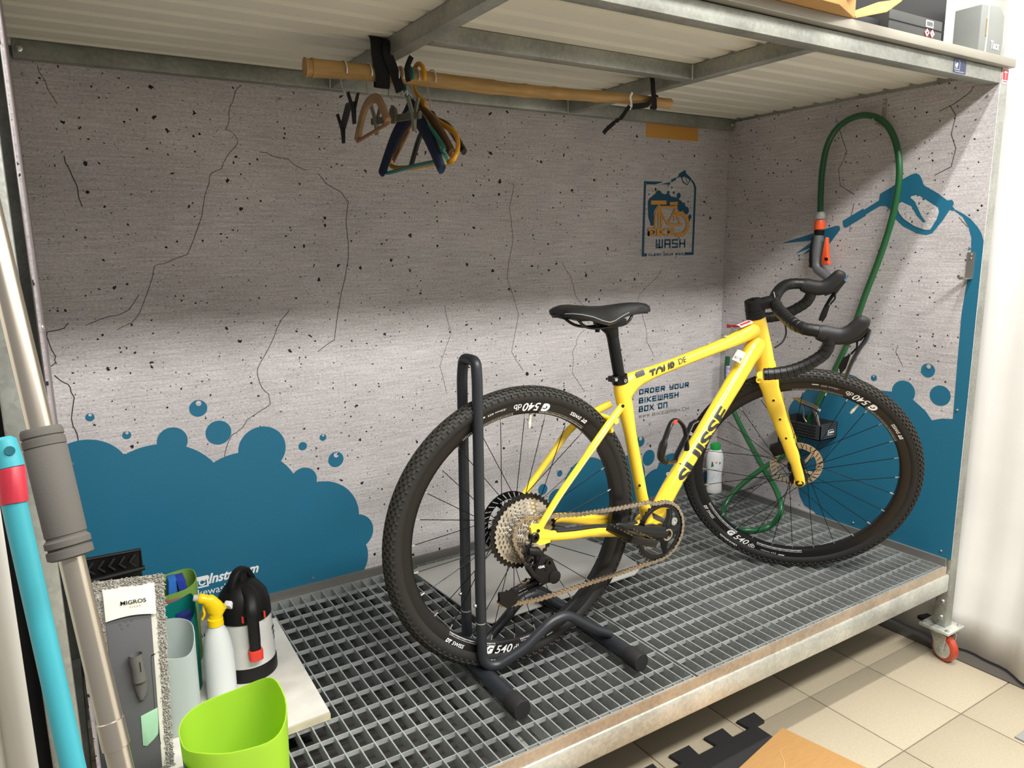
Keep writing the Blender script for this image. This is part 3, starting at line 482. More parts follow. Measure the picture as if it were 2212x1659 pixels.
c3 = obj('dark_gap_sheet', MB().box(-2.60, -2.478, -.985, -.97, -.33, 2.4), mat('gap_shade_black', '#0e0f12', .9)); tag(c3, 'added black sheet standing in for the dark gap between white curtain and left post', 'shade sheet')  # added sheet: its black colour stands for the shade inside this gap
wk = obj('wall_back_room', MB().box(-4.5, .6, .80, .86, FZ, 2.9), mat('room_white', '#dcdad4', .8)); wk.name = 'wall_back_room'; tag(wk, 'pale room wall behind the booth', 'wall', kind='structure')
mt = MB()
pts = [(-1.95, -.935), (-1.95, -.905)]; x = -1.95
while x < -.83:
    pts += [(x + .045, -.905), (x + .040, -.862), (x + .115, -.862), (x + .110, -.905)]; x += .135
pts += [(-.800, -.905), (-.800, -.97), (-.765, -.972), (-.762, -1.03), (-.800, -1.035), (-.800, -1.25), (-1.95, -1.25)]
mt.prism([(a, b, FZ) for a, b in pts], (0, 0, .010))
mm = obj('rubber_mat', mt, mat('mat_rubber', '#262626', .75, bump=.4, bs=150), smooth=False); tag(mm, 'black interlocking rubber mat with round studs half under the booth', 'mat')
sd = None
for i in range(40):
    for j in range(10):
        x, y = -1.93 + i * .030 + (j % 2) * .015, -1.22 + j * .029
        if x > -.815 or y > -.93: continue
        if sd is None: sd = obj('stud', MB().lathe((x, y, FZ + .0098), (0, 0, 1), [(0, .0125), (.0014, .0118)], 12), MATS['mat_rubber'], mm, origin=(x, y, FZ)); continue
        if sum(1 for c in mm.children) > 290: break
        share(sd, mm, V((x, y, FZ)) - mm.location)
cbd = mat('cardboard', '#b98d55', .8, var=.08, vs=30, stretch=(1, 12, 1))
cp = obj('cardboard_sheet', MB().prism([(x_, y_, -.322) for x_, y_ in [(-.752, -.961), (-.700, -1.215), (-.62, -1.60), (-1.30, -1.72), (-1.42, -1.09)]], (0, 0, .004)), cbd, bevel=.001); tag(cp, 'brown cardboard sheet lying over the rubber mat and tiles', 'cardboard')
obj('crease', MB().tube([(-.84, -1.02, -.3175), (-.87, -1.06, -.3175), (-.93, -1.10, -.3175)], .0008, 5), mat('cardboard_crease', '#d8b98c', .8), cp)
rg = obj('floor_mat', MB().box(-.225, .03, -1.62, -1.335, FZ, FZ + .006), mat('grey_fabric', '#9d9d9a', .9, bump=.5, bs=300), bevel=.002); tag(rg, 'grey floor mat corner at the edge of the tiles', 'mat')

# ------------------------------------------------------------------ things on the roof
ZR = 1.567
bx = thing('cardboard_box', (-1.35, -.80, ZR), 'large brown cardboard box lying flat on the booth roof, torn corner', 'box')
obj('box_body', MB().prism([(-2.05, -1.085, ZR), (-.86, -1.075, ZR), (-.735, -1.03, ZR), (-.70, -.70, ZR), (-2.05, -.70, ZR)], (0, 0, .16)), cbd, bx, bevel=.004)
obj('tape_seam', MB().box(-2.04, -.80, -1.0862, -1.0852, ZR + .045, ZR + .048), mat('cardboard_dark', '#6d4f2c', .8), bx)
mb = MB(); mb.prism([(-.88, -1.092, ZR + .05), (-.80, -1.075, ZR + .035), (-.74, -1.035, ZR + .05), (-.745, -1.03, ZR + .09), (-.85, -1.09, ZR + .10)], (-.004, -.006, 0)); obj('torn_flap', mb, cbd, bx)
obj('open_flap', MB().prism([(-.737, -1.032, ZR + .001), (-.66, -1.060, ZR + .018), (-.585, -1.050, ZR + .056), (-.60, -.998, ZR + .060), (-.735, -.998, ZR + .012)], (0, 0, .005)), cbd, bx, smooth=False)
db = mat('black_card', '#1c1d20', .5)
b = obj('black_board', MB().box(-.60, -.125, -.905, -.895, ZR, 2.15).box(-.60, -.59, -.895, -.60, ZR, 2.15), db, bevel=.002); tag(b, 'tall matt black box standing on the booth roof behind the labelled carton', 'box')
b = thing('black_carton', (-.42, -.95, ZR), 'flat black carton with barcode and hazard diamonds on the roof', 'box')
obj('carton_body', MB().box(-.54, -.295, -.992, -.912, ZR, ZR + .062), mat('black_carton_card', '#3a3b3b', .55, var=.15), b, bevel=.002)
obj('carton_body', MB().box(-.70, -.545, -.97, -.912, ZR, ZR + .040), db, b, bevel=.002)
obj('lid_line', MB().box(-.541, -.294, -.9935, -.9922, ZR + .036, ZR + .038), M_black, b, smooth=False)
lb = obj('barcode_label', MB().box(-.375, -.340, -.9932, -.9924, ZR + .040, ZR + .057), M_whitep, b, smooth=False)
mb = MB()
for i in range(9): mb.box(-.371 + i * .0032, -.371 + i * .0032 + .0016, -.9938, -.9932, ZR + .043, ZR + .054)
obj('barcode', mb, M_black, lb, smooth=False)
for xx in (-.368, -.343):
    lb = obj('hazard_label', MB().prism([(xx, -.9932, ZR + .014), (xx + .012, -.9932, ZR + .026), (xx, -.9932, ZR + .038), (xx - .012, -.9932, ZR + .026)], (0, .0008, 0)), mat('label_red', '#c8372f', .5), b, smooth=False)
    obj('label_field', MB().prism([(xx, -.994, ZR + .0165), (xx + .0095, -.994, ZR + .026), (xx, -.994, ZR + .0355), (xx - .0095, -.994, ZR + .026)], (0, .0006, 0)), M_whitep, lb, smooth=False)
    mb = MB(); (mb.flat([(xx + a, -.9946, ZR + .026 + c) for a, c in disc(0, 0, .0032, 10)]) if xx < -.36 else ribbon(mb, [(0, -.004), (0, .004)], .0022, lambda a, c: (xx + a, -.9946, ZR + .026 + c))); obj('pictogram', mb, M_black, lb, smooth=False)
b = thing('grey_carton', (-.06, -.92, ZR), 'worn grey carton with white brand lettering at the roof corner', 'box')
obj('carton_body', MB().prism([(-.088, -.985, ZR), (.036, -.985, ZR), (.046, -.985, ZR + .055), (.042, -.985, ZR + .125), (.014, -.985, ZR + .150), (-.088, -.985, ZR + .140)], (0, .075, 0)), mat('grey_card', '#7c7f7c', .55, var=.08), b, bevel=.003)
mb = MB(); txt(mb, 'Tacx', lambda u_, v_: (-.026 + .050 * u_, -.9862, ZR + .030 + .022 * v_), bold=.03); obj('lettering', mb, M_whitep, b, smooth=False)
obj('worn_edge', MB().tube([(-.052, -.9855, ZR), (-.051, -.9857, ZR + .06), (-.053, -.9855, ZR + .142)], .0022, 6), mat('worn_white', '#c9cac4', .7, bump=.6), b)
obj('handle_slot', MB().box(-.0585, -.0500, -.9868, -.985, ZR + .060, ZR + .105), mat('slot_gold', '#8a7a52', .6), b)
# ------------------------------------------------------------------ the yellow bicycle
BC = V((-1.48635823, -.71507455, .37227845)); BA = V((.99990423, -.01383911, 0)); BL = V((.01383852, .99986193, .00919898)); BU = V((-.00012731, -.0091981, .99995769))
HC = V((-.471371, -.75698663, .34355199)); HA = V((.69749714, -.70855573, -.10698839)); HL = V((.70900129, .66071034, .24653401)); HU = V((-.10399475, -.24781168, .9632105))
F = lambda u, l, w_: BC + BA * u + BL * l + BU * w_
S = lambda u, l, w_: HC + HA * u + HL * l + HU * w_
bike = thing('bicycle', (-1.0, -.72, 0), 'yellow gravel bicycle with black drop handlebar, back wheel held in the stand', 'bicycle')
def fp(pts, l): return [F(a, l, b) for a, b in pts]
def sp(pts, l): return [S(a, l, b) for a, b in pts]
# frame
mb = MB(); LT = BL
mb.tube([F(.425, 0, -.085), F(.395, 0, .01), F(.35, 0, .19), F(.332, 0, .262), F(.320, 0, .305), F(.312, 0, .336)], [.0165, .0165, .0165, (.019, .0215), (.020, .023), .0190], 20, ref=LT)
tt = [(0.3217,0.3057),(0.3540,0.3293),(0.3999,0.3418),(0.4567,0.3537),(0.5391,0.3700),(0.6283,0.3881),(0.6916,0.4012),(0.7567,0.4175),(0.8175,0.4360)]
mb.tube(crom(fp(tt, 0), 2), [(.019, .034), (.018, .030), (.018, .026), (.018, .021), (.0175, .0185), (.0175, .0165), (.0175, .0155), (.0175, .0150), (.0175, .0148), (.0175, .0150), (.018, .0155), (.018, .0160), (.0185, .0168), (.019, .018), (.020, .020), (.021, .022), (.022, .024)], 24, ref=LT, pw=.85)
dt = [(0.4527,-0.0607),(0.5035,0.0111),(0.5505,0.0654),(0.5998,0.1215),(0.6670,0.2020),(0.7356,0.2826),(0.7908,0.3496),(0.8362,0.4006)]
DT = fp(dt, 0); mb.tube(crom(DT, 3), [(.0245, .0245)] * 15 + [(.025, .026)] * 4 + [(.026, .030)] * 3, 28, ref=LT)
hd = V((-.3248, 0, .9458)); AX = lambda t_: F(.8447 - .3248 * t_, 0, .39 + .9458 * t_)
mb.tube([AX(-.082), AX(-.06), AX(-.01), AX(.04), AX(.075), AX(.088)], [.0280, .0285, .0290, .0270, .0265, .0262], 28, ref=LT)
mb.tube([F(.425, -.036, -.085), F(.425, .036, -.085)], .0215, 24)
# stays
def stay(s_):
    low = [(0.0222,0.0160),(0.0749,0.0818),(0.1368,0.1472),(0.1930,0.2068)]; up = [(0.2452,0.2436)] + [(0.2911,0.2674)]
    P = [F(a, s_ * .060, b) for a, b in low] + [F(up[0][0], s_ * .045, up[0][1]), F(up[1][0] + .01, s_ * .022, up[1][1] + .005)]
    return crom(P, 3)
def cstay(s_):
    q = [(0.0128,-0.0025),(0.0669,-0.0135),(0.1229,-0.0225),(0.1954,-0.0326)] + [(0.2856,-0.0560)] + [(0.3706,-0.0641)]
    ls = [.062, .062, .061, .056, .042, .028]
    return crom([F(a, s_ * l, b) for (a, b), l in zip(q, ls)], 3)
for s_ in (-1, 1):
    mb.tube(stay(s_), [(.0085, .0085)] * 8 + [(.009, .010)] * 8, 14, ref=LT)
    mb.tube(cstay(s_), [(.0085, .013)] * 9 + [(.0095, .0155)] * 7, 14, ref=LT, pw=.8)
    q = [(-0.0094,0.0257),(-0.0002,0.0319),(0.0196,0.0275),(0.0302,0.0123),(0.0464,0.0063),(0.0464,-0.0234),(0.0155,-0.0246),(-0.0044,-0.0082)]
    mb.prism([F(a, s_ * .070, b) for a, b in q], BL * (-s_ * .009))
mb.tube([F(.262, -.05, .245), F(.262, .05, .245)], .008, 12); mb.tube([F(.255, -.03, .245), F(.262, -.03, .215), F(.270, 0, .205), F(.262, .03, .215), F(.255, .03, .245)], .006, 10)
frame = obj('frame', mb, M_yellow, bike)
M_ink = mat('black_print', '#2b2d2f', .4)
def along(P, r, phi0, dphi):
    """surface of a round tube through P: u along, v around from the near side"""
    P = [V(p) for p in P]; Ls = [0]
    for i in range(1, len(P)): Ls.append(Ls[-1] + (P[i] - P[i - 1]).length)
    def f(u_, v_):
        d = u_ * Ls[-1]; i = 1
        while i < len(P) - 1 and Ls[i] < d: i += 1
        q = (d - Ls[i - 1]) / (Ls[i] - Ls[i - 1]); p = P[i - 1].lerp(P[i], q); T = (P[i] - P[i - 1]).normalized(); n = T.cross(BL) * -1
        if n.dot(BU) < 0: n = -n
        a = radians(phi0 + dphi * v_); return p + (-BL * cos(a) * r[0] + n * sin(a) * r[1])
    return f
mb = MB(); f_ = along(fp([(0.5202,0.0298),(0.6810,0.2180)], 0), (.0252, .0252), -44, 90); txt(mb, 'SUISSE', f_, shear=.0, bold=.035, cuts=14); obj('lettering', mb, M_ink, frame, smooth=False)
mb = MB(); f_ = along(fp([(0.3981,0.3470),(0.4864,0.3647)], 0), (.0190, .0190), -62, 97); txt(mb, 'TOUR', f_, shear=.2, bold=.035, cuts=14)
f_ = along(fp([(0.4999,0.3647),(0.5304,0.3708)], 0), (.0184, .0172), -8, 52); txt(mb, 'DE', f_, shear=.2, bold=.01, cuts=10); obj('lettering', mb, M_ink, frame, smooth=False)
mb = MB(); f_ = along(fp([(0.5318,0.0468),(0.7960,0.3587)], 0), (.0254, .0254), 54, 5)
mb.add([f_(i / 16, j) for j in (0, 1) for i in range(17)], [(i, i + 1, 18 + i, 17 + i) for i in range(16)])
obj('pinstripe', mb, M_whitep, frame, smooth=False); mb = MB(); P = stay(-1)[1:12]; mb.add([p - BL * .0093 + (P[min(i + 1, 10)] - P[max(i - 1, 0)]).normalized().cross(BL) * (.0008 * j) for j in (-1, 1) for i, p in enumerate(P)], [(i, i + 1, 12 + i, 11 + i) for i in range(10)])
obj('pinstripe', mb, M_whitep, frame, smooth=False)
mb = MB(); f_ = along(fp([(0.7393,0.3394),(0.7603,0.3673)], 0), (.0256, .0262), 16, 62); mb.add([f_(i / 6, j / 6) for j in range(7) for i in range(7)], [(j * 7 + i, j * 7 + i + 1, j * 7 + i + 8, j * 7 + i + 7) for j in range(6) for i in range(6)])
sk = obj('frame_sticker', mb, mat('silver_label', '#c8c9bd', .35), frame, smooth=False)
mb = MB(); f_ = along(fp([(0.7393,0.3394),(0.7603,0.3673)], 0), (.0260, .0268), 16, 62); txt(mb, '8606094', lambda a, b: f_(.15 + .3 * (1 - b), .12 + .75 * a)); obj('sticker_print', mb, M_ink, sk, smooth=False)
mb = MB(); f_ = along(fp([(0.7442,0.4318),(0.7934,0.4431)], 0), (.0200, .0203), 44, 60); mb.add([f_(i / 6, j / 6) for j in range(7) for i in range(7)], [(j * 7 + i, j * 7 + i + 1, j * 7 + i + 8, j * 7 + i + 7) for j in range(6) for i in range(6)])
sk = obj('frame_sticker', mb, M_whitep, frame, smooth=False)
mb = MB(); f_ = along(fp([(0.7479,0.4329),(0.7896,0.4420)], 0), (.0204, .0207), 58, 24); mb.add([f_(i / 4, j / 4) for j in range(5) for i in range(5)], [(j * 5 + i, j * 5 + i + 1, j * 5 + i + 6, j * 5 + i + 5) for j in range(4) for i in range(4)]); obj('sticker_print', mb, mat('red_print', '#c63a35', .4), sk, smooth=False)
mb = MB(); f_ = along(fp([(0.3537,0.3367),(0.3822,0.3424)], 0), (.0190, .0290), 10, 32); mb.add([f_(i / 3, j / 3) for j in range(4) for i in range(4)], [(j * 4 + i, j * 4 + i + 1, j * 4 + i + 5, j * 4 + i + 4) for j in range(3) for i in range(3)]); obj('frame_sticker', mb, mat('dark_label', '#4a4d4e', .35), frame, smooth=False)
def bolt(P, ax, r, parent, m=M_blackg, h=.003): return obj('bolt', MB().lathe(P, ax, [(0, r), (h, r), (h, r * .5), (h * .3, r * .5)], 12), m, parent)
for q in [(0.6270,0.4091),(0.6922,0.4210)]: bolt(F(q[0], -.002, q[1] + .001), BU - BA * .35, .0045, frame, M_galvb)
bolt(F(.372, -.0165, .045), -BL, .0035, frame); bolt(fp([(0.2959,0.2763)], -.031)[0], -BL, .0045, frame); bolt(fp([(0.0103,0.0150)], -.0705)[0], -BL, .004, frame)
q = [(0.4739,0.0598)][0]; bolt(F(q[0], -.018, q[1]), -BL - BA, .005, frame, M_galvb)
obj('stay_guard', MB().tube([p + BU * .0135 for p in cstay(-1)[3:15]], [(.0090, .0045)] * 12, 10, ref=LT), M_rubber, frame)
# seat clamp, seatpost, saddle
AXS = V((-.2235, 0, .9747)); sd_ = lambda t_, l=0: F(.312 - .2235 * t_, l, .336 + .9747 * t_)
cl = obj('seat_clamp', MB().tube([sd_(-.006), sd_(.004), sd_(.014)], [.0212, .0218, .0212], 24, ref=LT).obox(F(.289, -.004, .344), (BA, BL, BU), (.012, .010, .007)), M_blackg, bike)
bolt(sd_(.003, -.0205), -BL, .0045, cl, M_screw); bolt(F(.286, -.0145, .344), -BL, .0045, cl, M_screw)
post = obj('seatpost', MB().tube([sd_(-.02), sd_(.132)], .0152, 24, ref=LT).tube([sd_(.118), sd_(.135), F(.272, 0, .484), F(.262, 0, .492)], [.0155, (.017, .018), (.020, .024), (.018, .022)], 16, ref=LT).obox(F(.275, 0, .492), (BA, BL, BU), (.030, .030, .008)), M_black, bike, bevel=.001)
obj('clamp_bolt', MB().lathe(F(.236, 0, .468), BU, [(0, .006), (.025, .006), (.03, .008)], 10), M_blackg, post)
sec = [(.115, .030, .533, .010), (.123, .050, .5375, .013), (.140, .066, .5405, .018), (.165, .074, .5405, .024), (.195, .073, .5375, .032), (.225, .062, .5345, .036), (.255, .046, .5335, .034), (.285, .034, .5350, .028), (.315, .027, .5370, .022), (.345, .023, .5375, .019), (.370, .020, .5360, .016), (.390, .016, .5320, .013), (.402, .009, .5260, .008)]
R = []
for u_, hw, zt, dr in sec:
    ring = []
    for j in range(13):
        a = -1 + 2 * j / 12; ring.append(F(u_, a * hw, zt - dr * abs(a) ** 2.6 - (.003 * (1 - abs(a) * 3) if abs(a) < .33 else 0)))
    for j in range(13):
        a = 1 - 2 * j / 12; ring.append(F(u_, a * hw * .96, zt - dr * abs(a) ** 2.6 - .0085 - .004 * (1 - abs(a))))
    R.append(ring)
sad = obj('saddle', MB().rings(R), mat('saddle_cover', '#1a1b1c', .45), bike)
for s_ in (-1, 1):
    obj('saddle_rail', MB().tube(fil([F(.135, s_ * .035, .522), F(.178, s_ * .022, .487), F(.215, s_ * .020, .480), F(.305, s_ * .020, .483), F(.330, s_ * .016, .495), F(.345, s_ * .010, .522)], .018), .0036, 10), M_blackg, sad)
mb = MB(); R = []
for u_, hw, zt, dr in sec[:-1]:
    R.append([F(u_, a * hw * .86, zt - dr * .75 * abs(a) - .010) for a in [-1 + 2 * j / 8 for j in range(9)]] + [F(u_, a * hw * .80, zt - dr * .75 * abs(a) - .016 - .006 * (1 - abs(a))) for a in [1 - 2 * j / 8 for j in range(9)]])
obj('saddle_base', mb.rings(R), M_blackg, sad)
mb = MB(); txt(mb, 'ARGO', lambda a, b: F(.352 + .020 * a, -.0228 + .003 * a, .520 + .005 * b + .001)); obj('saddle_lettering', mb, mat('dark_grey_print', '#111112', .3), sad, smooth=False)
ed = MB(); ed.tube([F(u_, -hw * 1.0, zt - dr) for u_, hw, zt, dr in sec[:9]], .0012, 6); obj('saddle_piping', ed, mat('grey_trim', '#8b8e90', .35), sad)

# wheels
random.seed(11)
M_tyre = mat('tyre_rubber', '#1e1d1b', .62, bump=.2, bs=180); M_tread = mat('tread_rubber', '#2a2823', .8); M_rim = mat('rim_black', '#0c0c0d', .38); M_spoke = mat('spoke_black', '#141415', .28, .7); M_nip = mat('nipple_silver', '#d9dad6', .25, .8)
def make_wheel(X, rear, decals):
    O = X(0, 0, 0); A_ = X(1, 0, 0) - O; LL = X(0, 1, 0) - O; U_ = X(0, 0, 1) - O
    P = lambda r, th, l: O + A_ * (r * cos(th)) + U_ * (r * sin(th)) + LL * l
    def rev(prof, n=96, closed=True):
        mb = MB(); return mb.rings([[P(r, 2 * pi * i / n, l) for r, l in prof] for i in range(n)], closed=True)
    wheel = obj('wheel', rev([(.2890, -.0075), (.2895, .0075), (.2960, .0125), (.3160, .0150), (.3195, .0152), (.3195, -.0152), (.3160, -.0150), (.2960, -.0125)]), M_rim, bike)
    c = .3315; rt = .0215
    prof = [(.3165, -.0135)] + [(c + rt * 1.0 * -cos(a), -rt * sin(a)) for a in [radians(x) for x in (42, 62, 85, 108, 130, 150, 170, 190, 210, 230, 252, 275, 298, 318)]] + [(.3165, .0135)]
    tyre = obj('tyre', rev(prof), M_tyre, wheel)
    mb = MB(); nk = 118
    for i in range(nk):
        for j, ang in enumerate((-68, -56, -38, -19, 0, 19, 38, 56, 68)):
            th = 2 * pi * (i + (.5 if j % 2 else 0)) / nk; a = radians(ang); n_ = P(1, th, 0) - O; d = (n_ * cos(a) + LL * sin(a)); T = n_.cross(LL); B2 = d.cross(T)
            mb.obox(P(c + rt * cos(a), th, rt * sin(a)) + d * .0006, (d, T, B2), (.0021, .0052 if abs(ang) < 60 else .003, .0026 if abs(ang) < 60 else .0042))
    td = obj('tread', mb, M_tread, wheel, smooth=False, fixn=False); td['kind'] = 'stuff'
    # hub
    hw = .058 if not rear else .062
    obj('hub', MB().lathe(P(0, 0, -hw), LL, [(0, .010), (.004, .013), (.022 if not rear else .045, .014), (.026 if not rear else .048, .027), (.029 if not rear else .051, .027), (.031 if not rear else .053, .017), (.092 if not rear else .098, .019), (.094 if not rear else .100, .028), (.098 if not rear else .103, .028), (.101 if not rear else .106, .018), (2 * hw, .010)], 24), M_blackg, wheel)
    fl = (-.030, .038) if not rear else (-.012, .038)
    ns = 28; sm = None
    for i in range(ns):
        side = i % 2; th = 2 * pi * (i + .5) / ns + (.05 if rear else .02); k_ = (i // 2) % 2; th_h = th + (1 if k_ else -1) * radians(62) + .06
        a = P(.026, th_h, fl[side] + (.0015 if k_ else -.0015)); b = P(.286, th, .003 * (1 if side else -1))
        obj('spoke', MB().tube([a, b], .0010, 5), M_spoke, wheel)
        d = (a - b).normalized(); obj('nipple', MB().tube([b - d * .004, b + d * .009], .0017, 6), M_nip, wheel)
    # rotor on the left side
    rm = mat('rotor_dark', '#171718', .35, .6) if rear else mat('rotor_steel', '#bdb7a8', .3, .75)
    mb = MB(); lr = .047; n = 72
    def ann(r0, r1, l0, l1):
        for i in range(n):
            t0_, t1_ = 2 * pi * i / n, 2 * pi * (i + 1) / n
            mb.add([P(r, t, l) for l in (l0, l1) for r in (r0, r1) for t in (t0_, t1_)], [(0, 1, 3, 2), (4, 6, 7, 5), (0, 4, 5, 1), (2, 3, 7, 6)])
    ann(.060, .080, lr, lr + .0018)
    for i in range(5):
        t = 2 * pi * i / 5; mb.prism([P(.020, t, lr), P(.020, t + .5, lr), P(.062, t + .95, lr), P(.062, t + .75, lr)], LL * .0018)
    ann(.016, .024, lr - .002, lr + .003)
    ro = obj('brake_rotor', mb, rm, wheel, smooth=False)
    sl_ = MB()
    for i in range(30):
        t = 2 * pi * i / 30
        for off in (-.0003, .0021): ribbon(sl_, [(.0635, 0), (.0765, .008)], .0022, lambda a, b: P(a, t + b / .07, lr + off))
    obj('rotor_slot', sl_, M_blackg if not rear else mat('fin_alloy', '#c9cac6', .4, .5), wheel, smooth=False)
    # decals
    mb = MB(); lo = -.0154; pro = lambda r: -(.0075 + (r - .2895) * (.0050 / .0065)) if r < .296 else -(.0125 + (r - .296) * .125)
    def arc(th0, L_arc, r0, h): return lambda a, b: P(r0 - h * b, th0 + a * L_arc / .30, pro(r0 - h * b) - .0006)
    for thc in decals:
        mb = MB(); t = thc; txt(mb, 'DT', arc(t, .017, .3155, .0095), shear=.25, bold=.05); txt(mb, 'SWISS', arc(t + .020 / .30, .036, .3150, .0090), shear=.25, bold=.012)
        for i in range(34): q = arc(t + i * .0145, .0, 0, 0); mb.add([P(r, t + i * .0145 + dt_, pro(r) - .0006) for r, dt_ in ((.2915, 0), (.2915, .0065), (.2975, .0085), (.2975, .002))], [(0, 1, 2, 3)])
        for i in range(34): mb.add([P(r, t + .74 + i * .0145 + dt_, pro(r) - .0006) for r, dt_ in ((.2915, 0), (.2915, .0065), (.2975, .0085), (.2975, .002))], [(0, 1, 2, 3)])
        txt(mb, 'G', arc(t + .40, .024, .3165, .0205), shear=.3, bold=.07); txt(mb, '540', arc(t + .49, .050, .3165, .0195), shear=.3, bold=.012); txt(mb, 'db', arc(t + .665, .021, .3160, .0145), shear=.15)
        txt(mb, '-23mm 622', arc(t + .80, .05, .313, .004)); ribbon(mb, [(0, 0), (1, 0)], .5, lambda a, b: arc(t + 1.0, .012, .316, .006)(a, b + .5))
        obj('rim_decal', mb, mat('decal_white', '#f1f1ee', .35), wheel, smooth=False)
    mb = MB()
    for thc in decals[:1]: txt(mb, 'SCHWALBE G-ONE R', lambda a, b: P(.3345 - .0065 * b, thc + .36 + a * .070 / .33, -.0221), bold=.03)
    obj('tyre_lettering', mb, MATS['decal_white'], wheel, smooth=False)
    mb = MB(); th = decals[1] + .545; mb.tube([P(.289, th, 0), P(.272, th, 0), P(.262, th, 0)], [.0035, .0035, .0048], 10); mb.tube([P(.262, th, 0), P(.252, th, 0)], [.0048, .0035], 10); obj('valve', mb, mat('valve_clear', '#d8d5c4', .25), wheel)
    return wheel
da = lambda q: atan2(q[1], q[0])
rw = make_wheel(F, True, [da([(-0.2064,-0.2193)][0]), da([(0.1888,0.2386)][0])])
fw = make_wheel(S, False, [da([(-0.2606,-0.1675)][0]), da([(0.2588,0.1728)][0])])

# cassette, chain, derailleur
M_cog = mat('cog_nickel', '#cfcac0', .25, .85); cas = None
def cog(X, c, r, l, teeth, m, parent, name, w_in, th=.0022, depth=.0042):
    mb = MB(); n = teeth * 4; P = lambda rr, t, ll: X(c[0] + rr * cos(t), ll, c[1] + rr * sin(t)); out = []; prof = (0, 1, 1, 0)
    ro = [r - depth * (0 if prof[i % 4] else 1) for i in range(n)]
    vs = [P(ro[i], 2 * pi * (i + (.25 if i % 4 == 1 else -.25 if i % 4 == 2 else 0)) / n, ll) for ll in (l, l + th) for i in range(n)] + [P(w_in, 2 * pi * i / n, ll) for ll in (l, l + th) for i in range(n)]
    fs = []
    for i in range(n):
        j = (i + 1) % n; fs += [(i, j, 2 * n + j, 2 * n + i), (n + i, 3 * n + i, 3 * n + j, n + j), (i, n + i, n + j, j), (2 * n + i, 2 * n + j, 3 * n + j, 3 * n + i)]
    mb.add(vs, fs); return obj(name, mb, m, parent, smooth=False)
teeth = [45, 39, 34, 30, 26, 23, 20, 17, 15, 13, 11]
cas = obj('cassette', MB().lathe(F(0, -.060, 0), BL, [(0, .012), (.002, .016), (.042, .016)], 20), M_cog, bike)
for i, tn in enumerate(teeth):
    r = tn * .0127 / (2 * pi) + .0035; cog(F, (0, 0), r * 1.02, -.0215 - i * .00345, tn, M_blackg if i == 0 else M_cog, cas, 'cog', max(.014, r - (.016 if i < 4 else .013)))
    if i < 4:
        mb = MB()
        for a in range(6):
            t = 2 * pi * a / 6 + i * .2; P = lambda rr, tt_: F(rr * cos(tt_), -.0212 - i * .00345, rr * sin(tt_)); mb.prism([P(.02, t), P(.02, t + .3), P(r - .012, t + .32), P(r - .012, t + .2)], -BL * .0016)
        obj('cog_spider', mb, M_blackg, cas, smooth=False)
obj('thru_axle', MB().lathe(F(0, -.068, 0) , -BL, [(0, .0125), (.006, .0125), (.008, .010), (.008, .005), (.003, .005)], 20), M_blackg, bike); obj('thru_axle', MB().lathe(F(0, .06, 0), BL, [(0, .012), (.014, .012)], 20), M_blackg, bike)
LC = -.046
pul = [(-0.0691,-0.1439),(0.0036,-0.1274)]; (lpx, lpz), (upx, upz) = pul
rc = (.425, -.087); RR = .0825
th1 = radians(97); top = [(0 + .045 * cos(t), .045 * sin(t)) for t in [radians(x) for x in (205, 180, 150, 125, 104)]]
chain2 = [(upx + .016, upz)] + top[::1] + [(0.1493,0.0187),(0.2840,0.0084),(0.3796,0.0045)]
chain2 += [(rc[0] + RR * cos(t), rc[1] + RR * sin(t)) for t in [radians(100 - k_ * 12) for k_ in range(17)]]
chain2 += [(0.2885,-0.1741),(0.1513,-0.1721),(0.0235,-0.1739)] + [(lpx + .021 * cos(t), lpz + .021 * sin(t)) for t in [radians(-75 - k_ * 30) for k_ in range(4)]] + [(upx - .005, upz + .015)]
P3 = [F(a, LC - (.006 if i > len(chain2) - 8 else 0), b) for i, (a, b) in enumerate(chain2)]
def resample(P, step):
    out = [P[0]]; acc = 0; 
    for i in range(1, len(P)):
        d = (P[i] - P[i - 1]).length; t = step - acc
        while t <= d: out.append(P[i - 1].lerp(P[i], t / d)); t += step
        acc = (acc + d) % step
    return out
cp_ = resample(P3, .0127); mb = MB()
for i in range(len(cp_) - 1):
    a, b = cp_[i], cp_[i + 1]; T = (b - a).normalized(); n_ = T.cross(BL).normalized(); w_ = .0030 if i % 2 else .0040
    for s_ in (-1, 1):
        m_ = (a + b) / 2 + BL * s_ * w_; poly = [m_ + T * x + n_ * y for x, y in ((-.0098, 0), (-.0088, .0040), (-.0050, .0052), (0, .0026), (.0050, .0052), (.0088, .0040), (.0098, 0), (.0088, -.0040), (.0050, -.0052), (0, -.0026), (-.0050, -.0052), (-.0088, -.0040))]
        mb.prism(poly, BL * s_ * .0010)
    mb.tube([a - BL * .0048, a + BL * .0048], .0020, 6)
ch = obj('chain', mb, mat('chain_steel', '#a89c8a', .32, .8), bike, smooth=False)
der = obj('rear_derailleur', MB().tube(fp([(-0.0176,-0.0309),(0.0088,-0.0396),(0.0248,-0.0649)], -.068), [.010, .012, .011], 12).prism(fp([(0.0114,-0.0487),(0.0437,-0.0590),(0.0629,-0.1011),(0.0547,-0.1233),(0.0140,-0.1198),(-0.0125,-0.0925)], -.082), BL * .020).tube([F(.005, -.066, -.03), F(.012, -.070, -.062), F(.03, -.074, -.085)], [.009, .011, .012], 12).tube(fp([(-0.0223,-0.0684),(-0.0093,-0.0894),(0.0174,-0.1083)], -.075), .008, 10), M_black, bike, bevel=.0015)
